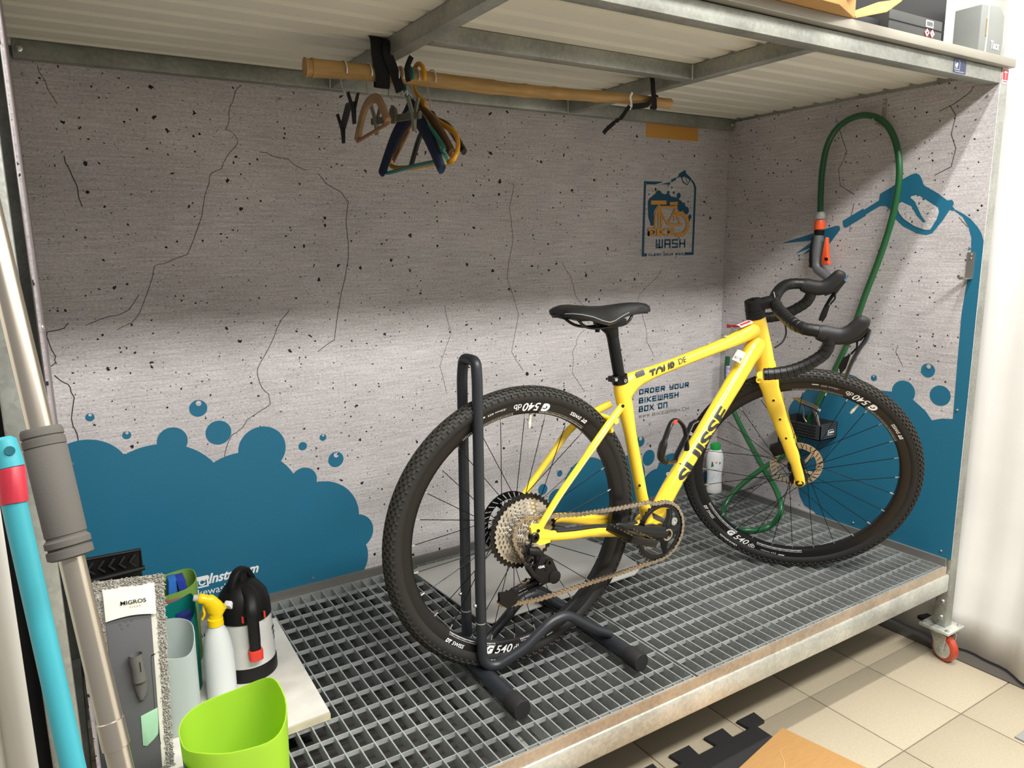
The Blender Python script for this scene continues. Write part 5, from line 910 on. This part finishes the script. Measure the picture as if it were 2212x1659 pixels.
strip(P3y([(-0.9493,1.4409),(-0.9627,1.4261),(-0.9794,1.4074),(-1.0029,1.3932),(-1.0327,1.3713),(-1.0425,1.3607)], -.485), .012, 'strap_tail', s2, ref=(.8, 0, .5))
strip(P3y([(-0.9379,1.4784),(-0.9446,1.4653),(-0.9407,1.4470),(-0.9473,1.4326)], -.483), .007, 'paper_tag', s2, m=M_whitep)
hg = 'clothes hangers on the bamboo pole'
M_wire = mat('hook_wire', '#dedcd6', .35, .5)
def hook(parent, x, neck, r=.0019, m=None, name='hook', big=1.0):
    c = bt(x); q = .0225 * big; dx = neck[0] - x
    P = [c + V((0, -q * .9, -.008)), c + V((0, -q, .004)), c + V((0, -q * .7, q * .75)), c + V((0, 0, q * 1.05)), c + V((0, q * .7, q * .75)), c + V((dx * .1, q, 0)), c + V((dx * .3, q * .9, -.022)), c + V((dx * .6, q * .3, -.042)), V(neck) + V((0, 0, .012)), V(neck)]
    return obj(name, MB().tube(crom(P, 4), r, 8), m or M_wire, parent)
def clothes_clip(c, parent, m, s=1.0, ax=V((0, 1, 0)), sp=.2):
    up = V((0, 0, 1)); sd2 = V((1, 0, 0)); mb = MB()
    for k_ in (-1, 1):
        mb.prism([c + sd2 * k_ * .002 * s + up * -.028 * s, c + sd2 * k_ * .0035 * s + up * 0, c + sd2 * k_ * .012 * s + up * .030 * s, c + sd2 * k_ * .009 * s + up * .031 * s, c + sd2 * k_ * .0005 * s + up * .002 * s, c + sd2 * k_ * -.0004 * s + up * -.028 * s], ax * .012 * s)
    return obj('clip', mb, m, parent, bevel=.0006)
# 1 black clip hanger
h = thing('clip_hanger', (-1.767, -.44, 1.40), 'black clip hanger at the thick bamboo end, seen edge on', 'hanger', hg)
nk = V((-1.765, -.44, 1.395)); hook(h, -1.767, nk)
a = P3y([(-1.7757,1.3740)], -.50)[0]; b = P3y([(-1.7527,1.3448)], -.36)[0]
obj('bar', MB().tube([a, nk + V((0, 0, -.012)), b], [(.006, .008)] * 3, 8), M_black, h)
clothes_clip(a + V((0, -.005, -.01)), h, M_black, 1.15); clothes_clip(b + V((0, -.005, -.005)), h, M_black, 1.15)
def arms(parent, neck, near, far, rad, m, sag=.35, name='arm', ref=(1, 0, 0), n=12, up=.010):
    neck, near, far = V(neck), V(near), V(far); P = [near]
    mid = near.lerp(neck, .5) + V((0, 0, up)); mid2 = far.lerp(neck, .5) + V((0, 0, up))
    C_ = crom([near, near.lerp(neck, .45) + V((0, 0, up)), neck.lerp(near, .14) + V((0, 0, -.002)), neck, neck.lerp(far, .14) + V((0, 0, -.002)), far.lerp(neck, .45) + V((0, 0, up)), far], 5)
    k_ = len(C_) - 1; RR_ = []
    for i in range(len(C_)):
        t = abs(i / k_ - .5) * 2; RR_.append((rad[0] * (1 + .25 * t), rad[1] * (1 + rad[2] * sin(t * pi) ** 1)) if len(rad) > 2 else rad)
    return obj(name, MB().tube(C_, RR_, n, ref=ref, pw=.85), m, parent)
# 2 small wooden hanger
h = thing('wooden_hanger', (-1.705, -.44, 1.40), 'small pale wooden hanger with a bottom rod', 'hanger', hg)
nk = P3y([(-1.7088,1.3986)], -.44)[0]; ne = P3y([(-1.7161,1.3345)], -.55)[0]; fa = P3y([(-1.7061,1.3221)], -.33)[0]
hook(h, -1.707, nk); M_wood = mat('pale_wood', '#9c7d5a', .5, var=.2, vs=12, stretch=(1, 1, 6)); M_wood2 = mat('brown_wood', '#6e4f33', .5, var=.25, vs=12)
obj('arm', MB().tube(crom([ne, ne.lerp(nk, .5) + V((0, 0, .022)), nk, nk.lerp(fa, .5) + V((0, 0, .020)), fa], 6), [(.007, .011)] * 25, 12, ref=(1, 0, 0), pw=.8), M_wood, h)
obj('rod', MB().tube([ne + V((0, 0, -.004)), fa + V((0, 0, -.004))], .0042, 10), mat('wood_rod', '#8a6038', .5), h)
# 3 grey skirt hanger
h = thing('clip_hanger', (-1.64, -.44, 1.40), 'grey plastic skirt hanger with two clips and a round centre', 'hanger', hg)
M_hg = mat('hanger_grey', '#5a584c', .5); nk = P3y([(-1.6683,1.3847)], -.47)[0]; hook(h, -1.640, nk)
a = P3y([(-1.6592,1.3454)], -.60)[0]; b = P3y([(-1.6644,1.3683)], -.33)[0]; cc = a.lerp(b, .45)
obj('bar', MB().tube([a, b], [(.004, .0085)] * 2, 8, ref=(1, 0, 0), pw=.5), M_hg, h); obj('hub', MB().lathe(nk + V((-.005, 0, -.022)), (1, 0, 0), [(0, .014), (.002, .019), (.009, .019), (.011, .014)], 20).tube([nk, nk + V((0, 0, -.03))], .005, 8), M_hg, h)
for pp in (a.lerp(b, .12), b.lerp(a, .10)): clothes_clip(pp + V((0, -.006, .002)), h, mat('clip_grey', '#7d7c6c', .5), 1.25)
# 4 navy velvet hanger
h = thing('velvet_hanger', (-1.63, -.44, 1.38), 'wide navy velvet hanger with stitched tan edge', 'hanger', hg)
nk = P3y([(-1.6065,1.3968)], -.44)[0]; ne = P3y([(-1.6296,1.2255)], -.64)[0]; fa = P3y([(-1.6082,1.2530)], -.24)[0]; hook(h, -1.628, nk + V((-.01, 0, .02)))
M_vel = mat('navy_velvet', '#17233f', .95, var=.35, vs=90); M_tan = mat('tan_edge', '#8a7648', .7)
arms(h, nk, ne, fa, (.006, .013, .55), M_vel, ref=(1, 0, 0))
C_ = crom([nk + V((.006, -.004, .004)), nk.lerp(ne, .14) + V((.007, 0, .008)), nk.lerp(ne, .55) + V((.008, 0, .024)), ne + V((.008, 0, .008))], 8)
obj('stitched_edge', MB().tube(C_, [(.0045, .0055)] * 25, 10, ref=(1, 0, 0), pw=.7), M_tan, h); obj('stitch', MB().tube([p + V((-.0045, 0, .001)) for p in C_], .0009, 5), mat('thread', '#c9b678', .8), h)
# 5 turquoise tube hanger
h = thing('plastic_hanger', (-1.608, -.44, 1.38), 'turquoise plastic tube hanger between the navy and yellow ones', 'hanger', hg)
M_tq = mat('turquoise_plastic', '#17766f', .4); nk = P3y([(-1.6100,1.4007)], -.44)[0]; hook(h, -1.606, nk, .0046, M_tq, big=1.05)
ne = P3y([(-1.6193,1.2749)], -.63)[0]; nb_ = P3y([(-1.6102,1.2564)], -.62)[0]; fb = P3y([(-1.6002,1.2572)], -.25)[0]; fa = P3y([(-1.5925,1.2792)], -.25)[0]
obj('arm', MB().tube(crom([nb_ + V((0, 0, -.01)), nb_, ne + V((0, .012, -.008)), ne, ne.lerp(nk, .5) + V((0, 0, .004)), nk + V((0, 0, -.02)), nk.lerp(fa, .5), fa, fb], 5), .0048, 10), M_tq, h); obj('trouser_bar', MB().tube(crom([fb, fb + V((0, -.02, -.006)), fb.lerp(nb_, .5) + V((0, 0, -.004)), nb_ + V((0, .02, -.006)), nb_], 4), .0048, 10), M_tq, h)
# 6 brown wooden hanger
h = thing('wooden_hanger', (-1.585, -.44, 1.38), 'broad brown wooden hanger behind the turquoise one', 'hanger', hg)
nk = P3y([(-1.5880,1.3961)], -.44)[0]; ne = P3y([(-1.5986,1.2640)], -.63)[0]; fa = P3y([(-1.5811,1.2941)], -.25)[0]; hook(h, -1.588, nk)
arms(h, nk, ne, fa, (.006, .011, .5), M_wood2); obj('edge', MB().tube([ne + V((.004, 0, .004)), ne + V((.004, .01, -.018))], .005, 8), M_wood, h)
obj('edge', MB().tube([nk.lerp(fa, .4) + V((.006, 0, -.010)), fa + V((.006, 0, -.012))], .0028, 8), mat('wood_light_edge', '#a87846', .5), h)
# 7 yellow plastic hanger
h = thing('plastic_hanger', (-1.575, -.44, 1.38), 'chunky yellow plastic hanger with a tall rounded hook', 'hanger', hg)
M_ye = mat('yellow_plastic', '#d99a1d', .4); c = bt(-1.580)
nk = P3y([(-1.5706,1.3933)], -.44)[0]; hook(h, -1.580, nk, .0056, M_ye, big=1.45)
q = P3y([(-1.5805,1.3851)], -.46) + P3y([(-1.5767,1.3489)], -.52) + P3y([(-1.5789,1.3162)], -.60) + P3y([(-1.5852,1.2892),(-1.5896,1.2619)], -.635) + P3y([(-1.5988,1.2448)], -.62) + P3y([(-1.5826,1.2541)], -.50) + P3y([(-1.5797,1.2575)], -.36) + P3y([(-1.5786,1.2668)], -.26) + P3y([(-1.5867,1.2878)], -.25) + P3y([(-1.5806,1.3332)], -.32) + P3y([(-1.5766,1.3828)], -.42)
obj('arm', MB().tube(crom(q, 5, closed=True), (.0045, .0070), 12, closed=True, ref=(1, 0, 0)), M_ye, h)
# 8 black plastic hanger
h = thing('plastic_hanger', (-1.545, -.44, 1.38), 'black plastic hanger hanging last, furthest along the bamboo', 'hanger', hg)
nk = P3y([(-1.5522,1.3795)], -.44)[0]; ne = P3y([(-1.5665,1.2677)], -.63)[0]; fa = P3y([(-1.5248,1.2749)], -.25)[0]; hook(h, -1.545, nk)
arms(h, nk, ne, fa, (.006, .0085), mat('dark_hanger', '#191817', .35), up=.016)

# ------------------------------------------------------------------ white boards and the cleaning things on the grating
M_lam = mat('white_laminate', '#dedcd4', .5, var=.10, vs=7, dirt='#b9b5aa')
bb = obj('white_board', MB().prism([(-2.405, -.672, .001), (-1.967, -.659, .001), (-1.955, -.150, .001), (-2.405, -.150, .001)], (0, 0, .020)), M_lam, bevel=.0008, smooth=False); tag(bb, 'stained white laminate board under the bottles and cups', 'board')
obj('board_edge', MB().prism([(-2.405, -.6735, .001), (-1.966, -.6603, .001), (-1.966, -.6603, .018), (-2.405, -.6735, .018)], (0, -.0006, 0)), mat('stained_edge', '#c9c1a4', .6, var=.2, vs=20), bb, smooth=False)
pt = obj('grey_tray', MB().prism([(a, b, .0012) for a, b in [(-1.4869,-0.0560),(-1.4846,-0.0869),(-1.4606,-0.4698),(-1.4417,-0.4950),(-0.8949,-0.4834),(-0.8471,-0.4567),(-0.8342,-0.4219),(-0.8195,-0.3218),(-0.8524,-0.1605),(-0.8682,-0.1341),(-1.2888,-0.0426),(-1.4540,-0.0394)]], (0, 0, .006)), mat('satin_grey', '#b6b6b2', .35, var=.1, vs=4), bevel=.0022); tag(pt, 'pale grey plastic sheet with rounded corners lying behind the stand', 'sheet')
def bin_(name, c, r, z0, rim, m, label, cat, group=None, taper=.88, pw=.7, th=.0018, sq=1.0, ref=(1, 0, 0), n=40):
    t_ = thing(name, (c[0], c[1], z0), label, cat, group)
    e1 = V(ref).normalized(); e2 = V((-e1.y, e1.x, 0)); mb = MB(); R = []
    def P(t, z, rr):
        a, b = cos(t), sin(t); a = math.copysign(abs(a) ** pw, a); b = math.copysign(abs(b) ** pw, b); return V((c[0], c[1], z)) + e1 * rr * a + e2 * rr * b * sq
    zs = [0, .04, .5, 1.0]
    out = [[P(2 * pi * i / n, z0 + (rim(2 * pi * i / n) - z0) * f, r * (taper + (1 - taper) * f) * (.96 if f == 0 else 1)) for i in range(n)] for f in zs]
    inn = [[P(2 * pi * i / n, z0 + (rim(2 * pi * i / n) - z0) * f + (.003 if f == 0 else 0), (r - th) * (taper + (1 - taper) * f) * (.96 if f == 0 else 1)) for i in range(n)] for f in zs[::-1]]
    obj('container', mb.rings(out + inn), m, t_); return t_, P
def trl(name, col, tr=.35, rough=.4, var=0):
    m = mat(name, col, rough, var=var, vs=12); b = m.node_tree.nodes['Principled BSDF']; nt = m.node_tree
    tl = nt.nodes.new('ShaderNodeBsdfTranslucent'); tl.inputs[0].default_value = (*lin(col), 1); mx = nt.nodes.new('ShaderNodeMixShader'); mx.inputs[0].default_value = tr
    nt.links.new(b.outputs[0], mx.inputs[1]); nt.links.new(tl.outputs[0], mx.inputs[2]); nt.links.new(mx.outputs[0], nt.nodes['Material Output'].inputs[0]); return m
cg_ = 'cut-open containers beside the mop'
lime, P = bin_('cut_container', (-2.210, -.900), .088, .002, lambda t: .240 + .012 * cos(t - .3) + .010 * cos(2 * t - .9) + .005 * cos(3 * t), trl('lime_plastic', '#c8ee50', .5, .4), 'lime green cut-open container, largest and nearest of the containers', 'container', cg_, taper=.93)
lb_ = obj('container_label', MB().add([P(t, z, .0896) for z in (.05, .205) for t in [pi + .12 + i * .055 for i in range(12)]], [(i, i + 1, 13 + i, 12 + i) for i in range(11)]), mat('dark_green_label', '#2c5545', .4, var=.3, vs=25), lime, smooth=False)
fro, P = bin_('cut_container', (-2.262, -.525), .047, .021, lambda t: .255 - .035 * max(0, -sin(t)) * (1 + .5 * cos(t + 1)) - .01 * cos(t), trl('frosted_plastic', '#c9d4d0', .35, .5), 'frosted clear cut-open container beside the mop pad', 'container', cg_, taper=.95)
tea, P = bin_('cut_container', (-2.238, -.372), .050, .021, lambda t: .215 + .020 * sin(t + .9) + .008 * cos(2 * t), trl('teal_plastic', '#0f8277', .15, .4), 'dark turquoise cut-open container with measuring marks', 'container', cg_, taper=.93, pw=.55)
obj('level_stripe', MB().add([P(t, z, .0512 * (.93 + .07 * (z - .02) / .19)) for z in (.03, .195) for t in (-.28, -.12)], [(0, 1, 3, 2)]), mat('pale_stripe', '#79b7b0', .4), tea, smooth=False)
sp_ = obj('scrub_pad', MB().obox((-2.215, -.375, .190), (V((.8, -.3, .3)), V((0, 1, .2)), V((0, 0, 1))), (.018, .025, .010)), mat('navy_sponge', '#1d2f7c', .9, bump=.6, bs=200), bevel=.002); tag(sp_, 'dark blue scouring pad inside the dark turquoise container', 'scouring pad')
gre, P = bin_('cut_container', (-2.215, -.235), .052, .021, lambda t: .232 + .010 * cos(t) + .006 * sin(t), trl('pale_green_plastic', '#93bd5c', .3, .5), 'pale green cut-open container holding blue sponges', 'container', cg_, taper=.95)
obj('container_label', MB().add([P(t, z, .0535) for z in (.15, .212) for t in [-pi / 2 - .75 + i * .12 for i in range(12)]], [(i, i + 1, 13 + i, 12 + i) for i in range(11)]), mat('pink_label', '#a8656c', .5), gre, smooth=False)
mb = MB(); txt(mb, 'ONIGER', lambda a, b: P(-pi / 2 - .62 + .75 * a, .178 + .013 * b, .0542)); 
mb.flat([P(-pi / 2 + .40 + .17 * cos(q), .182 + .0105 * sin(q), .0543) for q in [2 * pi * i / 16 for i in range(16)]]); obj('label_print', mb, M_blackg, gre, smooth=False)
for i, (x, y, a) in enumerate(((-2.222, -.232, .10), (-2.198, -.236, -.12))):
    s_ = obj('sponge', MB().obox((x, y, .215), (V((1, .1, 0)), V((0, 1, 0)), V((a, 0, 1))), (.010, .022, .030)), mat('blue_sponge', '#2b6fc0' if i == 0 else '#2347a8', .95, bump=.8, bs=160) if i == 0 else mat('deep_blue_sponge', '#20389c', .95, bump=.8, bs=160), bevel=.002)
    tag(s_, ('bright blue sponge standing in the pale green container' if i == 0 else 'deep blue sponge leaning beside the bright blue one'), 'sponge', 'sponges in the pale green container')
# yellow headed spray bottle
yb = thing('spray_bottle', (-2.155, -.46, .021), 'white spray bottle with yellow trigger head, beside the pressure sprayer', 'spray bottle')
c = V((-2.160, -.462, .021))
obj('bottle_body', MB().lathe(c, (0, 0, 1), [(0, .030), (.003, .033), (.06, .034), (.11, .033), (.145, .029), (.165, .024), (.178, .017), (.184, .0145)], 28), trl('milky_plastic', '#e6ebea', .25, .35), yb)
M_yt = mat('trigger_yellow', '#f5cf0c', .35)
obj('collar', MB().lathe(c + V((0, 0, .182)), (0, 0, 1), [(0, .0165), (.001, .0178), (.016, .0170), (.018, .014)], 28), M_yt, yb)
hd2 = V((-.95, .30, 0)).normalized()
obj('spray_head', MB().tube(crom([c + V((0, 0, .198)) + hd2 * .0, c + V((0, 0, .214)) - hd2 * .004, c + V((0, 0, .233)) + hd2 * .002, c + V((0, 0, .246)) + hd2 * .016, c + V((0, 0, .252)) + hd2 * .032], 4), [(.0125, .0145)] * 4 + [(.013, .019)] * 4 + [(.0125, .017)] * 4 + [(.011, .012)] * 4 + [(.009, .0095)], 16, ref=(-.3, -.95, 0)).tube([c + V((0, 0, .218)) - hd2 * .010, c + V((0, 0, .226)) - hd2 * .022], [.012, .008], 12), M_yt, yb)
obj('trigger', MB().tube(crom([c + V((0, 0, .240)) + hd2 * .018, c + V((0, 0, .228)) + hd2 * .023, c + V((0, 0, .212)) + hd2 * .022, c + V((0, 0, .200)) + hd2 * .028], 3), (.006, .0035), 8, ref=(-.3, -.95, 0)), M_yt, yb)
obj('nozzle', MB().tube([c + V((0, 0, .252)) + hd2 * .032, c + V((0, 0, .2545)) + hd2 * .042], [.0085, .0075], 14), mat('nozzle_grey', '#b9b8b0', .4), yb)
# pressure sprayer
ps = thing('pressure_sprayer', (-2.075, -.385, .021), 'white pump pressure sprayer with black top, lance and red tip', 'sprayer')
c = V((-2.080, -.378, .021))
obj('tank', MB().lathe(c, (0, 0, 1), [(0, .062), (.004, .066), (.07, .066), (.12, .0635), (.165, .059), (.185, .052)], 36), trl('sprayer_white', '#e3e4df', .2, .4, .08), ps)
obj('base_skirt', MB().lathe(c, (0, 0, 1), [(-.001, .064), (.001, .0685), (.030, .0682), (.036, .0665)], 36, caps=False), M_black, ps)
obj('top_cover', MB().lathe(c + V((0, 0, .148)), (0, 0, 1), [(0, .0610), (.001, .0635), (.035, .0620), (.058, .056), (.080, .040), (.092, .022)], 32), M_black, ps)
e = V((.55, -.83, 0)).normalized(); f2 = V((.83, .55, 0))
obj('carry_handle', MB().tube(crom([c + V((0, 0, .205)) - f2 * .038, c + V((0, 0, .238)) - f2 * .032, c + V((0, 0, .262)) - f2 * .014, c + V((0, 0, .262)) + f2 * .010, c + V((0, 0, .240)) + f2 * .026, c + V((0, 0, .205)) + f2 * .040], 5), (.012, .0085), 12, ref=tuple(e), pw=.7), M_black, ps)
obj('pump_rod', MB().lathe(c + V((0, 0, .225)), (0, 0, 1), [(0, .016), (.035, .013)], 16), M_black, ps)
o_ = c + V((.004, -.068, 0))
obj('lance', MB().tube(crom([c + V((0, -.02, .226)), c + V((.008, -.046, .215)), o_ + V((0, -.006, .185)), o_ + V((0, -.008, .14)), o_ + V((0, -.008, .085))], 5), [(.017, .012)] * 6 + [(.0165, .013)] * 6 + [(.0135, .011)] * 6 + [(.013, .010)] * 3, 14, ref=(1, 0, 0), pw=.75), M_black, ps)
obj('lance_tip', MB().tube([o_ + V((0, -.008, .089)), o_ + V((0, -.008, .086)), o_ + V((0, -.008, .064)), o_ + V((0, -.008, .062))], [(.0155, .012), (.017, .0135), (.0165, .0135), (.014, .011)], 14, ref=(1, 0, 0), pw=.6), mat('tip_red', '#d2382b', .4), ps)
obj('pressure_valve', MB().obox(c + V((-.040, -.040, .200)), (V((.7, -.7, 0)), V((.5, .5, .6)), V((-.4, -.4, .8))), (.009, .007, .011)), M_white, ps, bevel=.003)
for dx in (-.021, .030): obj('red_mark', MB().obox(o_ + V((dx, .006, .165)), (V((1, 0, 0)), V((0, 1, 0)), V((0, 0, 1))), (.0022, .003, .008)), MATS['tip_red'], ps)
mb = MB()
for i in range(7): t = -pi / 2 - 1.0 + .07 * (i % 3); z = .105 + .007 * (i // 3) * 1.0; mb.flat([c + V((.0658 * cos(t + .03 * cos(q)), .0658 * sin(t + .03 * cos(q)), z + .0022 * sin(q))) for q in [2 * pi * k_ / 8 for k_ in range(8)]])
for i in range(3): mb.add([c + V((.0660 * cos(t), .0660 * sin(t), z)) for z in (.075 + i * .014, .084 + i * .014) for t in (-.45 - .06 * i, -.25)], [(0, 1, 3, 2)])
obj('tank_print', mb, M_blackg, ps, smooth=False)

# black brush behind the mop
br = thing('scrubbing_brush', (-2.35, -.45, .33), 'black brush head with chevron rubber ribs behind the mop pad', 'brush')
q0, q1, q2, q3, q4, q5 = P3y([(-2.4122,0.4187),(-2.2961,0.4164),(-2.2977,0.3705),(-2.4122,0.3708),(-2.4176,0.3681),(-2.2911,0.3732)], -.45)
obj('head_plate', MB().prism([q0, q1, q2 + V((0, 0, -.02)), q3 + V((0, 0, -.02))], (0, .012, 0)), M_blackg, br, bevel=.002); ex = (q1 - q0)
obj('rim', MB().tube([q0, q1, q2], .0035, 8).tube([q5, q4], .0055, 8), M_black, br)
for i in range(5):
    a = q0 + ex * (.12 + .17 * i) + V((0, -.003, -.006)); m_ = a + ex * .10 + V((0, -.002, -.014)) if False else a + ex * .10 + V((0, -.002, -.004))
    obj('rubber_rib', MB().tube([a + ex * .10 + V((0, 0, -.002)), a + V((0, -.003, -.016)), a + ex * .09 + V((0, 0, -.028))], .0028, 6), M_rubber, br)
obj('handle', MB().tube([q3.lerp(q2, .3), V((-2.36, -.43, .03))], .010, 12), M_black, br)
# flat mop pad standing on the board
mp_ = thing('flat_mop', (-2.33, -.64, .021), 'grey flat mop head with woven pad and white label standing upright', 'mop')
TL, TR = P3y([(-2.3968,0.4267),(-2.2702,0.4128)], -.600); BL_, BR_ = V((TL.x + .001, -.652, .022)), V((TR.x - .022 + .012, -.652, .022))
BL_ = V((-2.405, -.652, .022)); BR_ = V((-2.293, -.652, .022))
nrm = (TR - TL).cross(BL_ - TL).normalized(); nrm = nrm if nrm.y < 0 else -nrm
Q = lambda a, b, o=0: (TL.lerp(TR, a)).lerp(BL_.lerp(BR_, a), b) + nrm * o
M_terry = mat('terry_grey', '#a9a69d', .98, bump=1.0, bs=260)
obj('mop_pad', MB().prism([Q(0, 0), Q(1, 0), Q(1, 1), Q(0, 1)], nrm * .006), M_terry, mp_, bevel=.003)
mb = MB(); random.seed(5)
def tuft(a, b, k_):
    p = Q(a, b, .006); d = (nrm * random.uniform(.5, 1) + V((random.uniform(-.7, .7), 0, random.uniform(-.6, .6)))).normalized(); mb.tube([p, p + d * .0035, p + d * .006], [.0016, .0013, .0006], 4)
for i in range(1300):
    s_ = random.random()
    if s_ < .38: tuft(random.uniform(0, .12), random.random(), 0)
    elif s_ < .80: tuft(random.uniform(.87, 1.0), random.random(), 0)
    else: tuft(random.random(), random.uniform(-.004, .035), 0)
tf = obj('terry_loops', mb, M_terry, mp_, smooth=False, fixn=False); tf['kind'] = 'stuff'
obj('pad_lining', MB().prism([Q(.13, .035, .0062), Q(.865, .035, .0062), Q(.865, .985, .0062), Q(.13, .985, .0062)], nrm * .002), mat('lining_white', '#d6d2c6', .8, var=.1, vs=25), mp_, smooth=False)
obj('mop_plate', MB().prism([Q(.14, .10, .008), Q(.78, .10, .008), Q(.80, .985, .008), Q(.14, .985, .008)], nrm * .006), mat('plate_grey', '#58585a', .5), mp_, bevel=.0015)
pk = obj('label_pocket', MB().rings([[Q(a, b0, .0145 + .004 * sin(a * 3.1)), Q(a, b1, .0165 + .004 * sin(a * 3.1)), Q(a, b1, .0155 + .003 * sin(a * 3.1)), Q(a, b0, .0135 + .003 * sin(a * 3.1))] for a, b0, b1 in [(.14 + .71 * i / 12, .035 + .003 * sin(i), .19 - .015 * sin(i / 12 * 3.1)) for i in range(13)]]), mat('pocket_white', '#e2ded2', .6, var=.08, vs=30), mp_)
mb = MB(); f_ = lambda a, b: Q(a, b, .0182 + .004 * sin(a * 3.1)); txt(mb, 'MIGROS', lambda a, b: f_(.36 + .36 * a, .118 - .020 * b), bold=.012); txt(mb, 'C L E A N', lambda a, b: f_(.48 + .16 * a, .136 - .008 * b)); obj('label_lettering', mb, M_blackg, pk, smooth=False)
soc = obj('pole_socket', MB().tube([Q(.50, .365, .030), Q(.53, .44, .028), Q(.545, .50, .026)], [.0125, .0115, .0125], 20, caps=False).tube([Q(.50, .365, .030), Q(.53, .44, .028)], [.0100, .0095], 20, caps=False), mat('socket_grey', '#63625e', .5), mp_)
obj('socket_joint', MB().tube([Q(.55, .50, .022), Q(.565, .545, .018), Q(.565, .575, .018), Q(.55, .60, .018)], [(.013, .010), (.012, .010), (.010, .010), (.005, .008)], 16), MATS['socket_grey'], mp_)
obj('socket_slot', MB().prism([Q(.545, .395, .0415), Q(.557, .395, .0415), Q(.566, .445, .040), Q(.556, .447, .040)], nrm * .0006), M_blackg, mp_, smooth=False)
obj('release_tab', MB().prism([Q(.52, .690, .0142), Q(.785, .670, .0142)] + [Q(.785 - .02 * i * i / 9, .70 + .035 * i, .0142) for i in range(4)] + [Q(.70 - .06 * i, .825 + .012 * i, .0142) for i in range(3)] + [Q(.52, .84, .0142)], nrm * .0015), mat('mint_plastic', '#9cc7a6', .5), mp_, bevel=.0006)
mb = MB(); ribbon(mb, [(.80, .395), (.745, .40), (.735, .42), (.745, .75), (.80, .86)], .006, lambda a, b: Q(a, b, .0143)); obj('plate_groove', mb, M_black, mp_, smooth=False)
for a, b in ((.34, .215), (.42, .205), (.50, .205), (.45, .225), (.36, .235)): obj('plate_dot', MB().lathe(Q(a, b, .0138), nrm, [(0, .0028), (.0008, .0024)], 10), MATS['plate_grey'], mp_)
# telescopic mop pole with foam grip
M_inox = mat('brushed_inox', '#d2c8b8', .24, .9)
DP = lambda q: [V(p) for p in q]
a0, a1, a2, a3, a4, a5, a6 = DP([(-2.4615,-1.1368,1.2125),(-2.4419,-1.1963,0.9993),(-2.4297,-1.2330,0.8680),(-2.4187,-1.2662,0.7490),(-2.4063,-1.3042,0.6126),(-2.4011,-1.3200,0.5556),(-2.3943,-1.3403,0.4832)])
a7 = a6 + (a6 - a4) * 1.35
dirp = (a6 - a3).normalized()
mop = thing('mop_pole', tuple(a7), 'brushed steel telescopic mop pole with a grey foam grip', 'pole')
obj('pole', MB().tube([a0, a1, a2, a3, a4, a5], .0128, 24), M_inox, mop); obj('pole_end', MB().tube([a5, a5 + dirp * .001, a5 + dirp * .03, a5 + dirp * .031, a6, a7], [.0128, .0138, .0138, .0122, .0120, .0120], 24), M_inox, mop)
gd = (a3 - a2).normalized(); gr = obj('foam_grip', MB().tube([a2 + gd * t for t in (0, .003, .009, .010, .011, .012, .020, .0205, .022, .118, .119, .121, .122, .124, .130, .131, .133, .134, .142, .144)], [.0190, .0205, .0208, .0195, .0195, .0208, .0210, .0197, .0208, .0205, .0195, .0195, .0205, .0225, .0225, .0200, .0200, .0225, .0225, .0190], 28), mat('foam_grey', '#55524d', .9, bump=.15, bs=400), mop)
# turquoise broom handle
c0, c1, c2, c3, c4 = DP([(-2.4694,-1.1422,0.8401),(-2.4665,-1.1509,0.8092),(-2.4673,-1.1592,0.7693),(-2.4612,-1.1801,0.6921),(-2.4415,-1.2468,0.4469)]); c5 = c4 + (c4 - c3) * .9
bm_ = thing('broom_handle', tuple(c5), 'turquoise broom handle with a red sleeve and hanging hole', 'broom')
M_cy = mat('turquoise_handle', '#41a5b3', .4); ud = (c0 - c1).normalized()
obj('handle_tube', MB().tube([c2, c3, c4, c5], .0130, 24), M_cy, bm_)
obj('red_sleeve', MB().tube([c1, c1 - ud * .001, c2, c2 - ud * .001], [.0132, .0148, .0148, .0132], 24), mat('sleeve_red', '#c23243', .4), bm_)
obj('hanging_end', MB().tube([c1, c1 + ud * .008, c0, c0 + ud * .004], [.0146, .0145, (.0128), (.008)], 24), M_cy, bm_)
hl_ = c1.lerp(c0, .62); nn = V((.06, -.97, .22)).normalized(); obj('hanging_hole', MB().lathe(hl_ + nn * .0128 + V((.0034, -.002, 0)), nn, [(0, .0055), (.0012, .0050)], 20, ref=tuple(ud)), mat('dark_teal', '#14606b', .5), bm_)
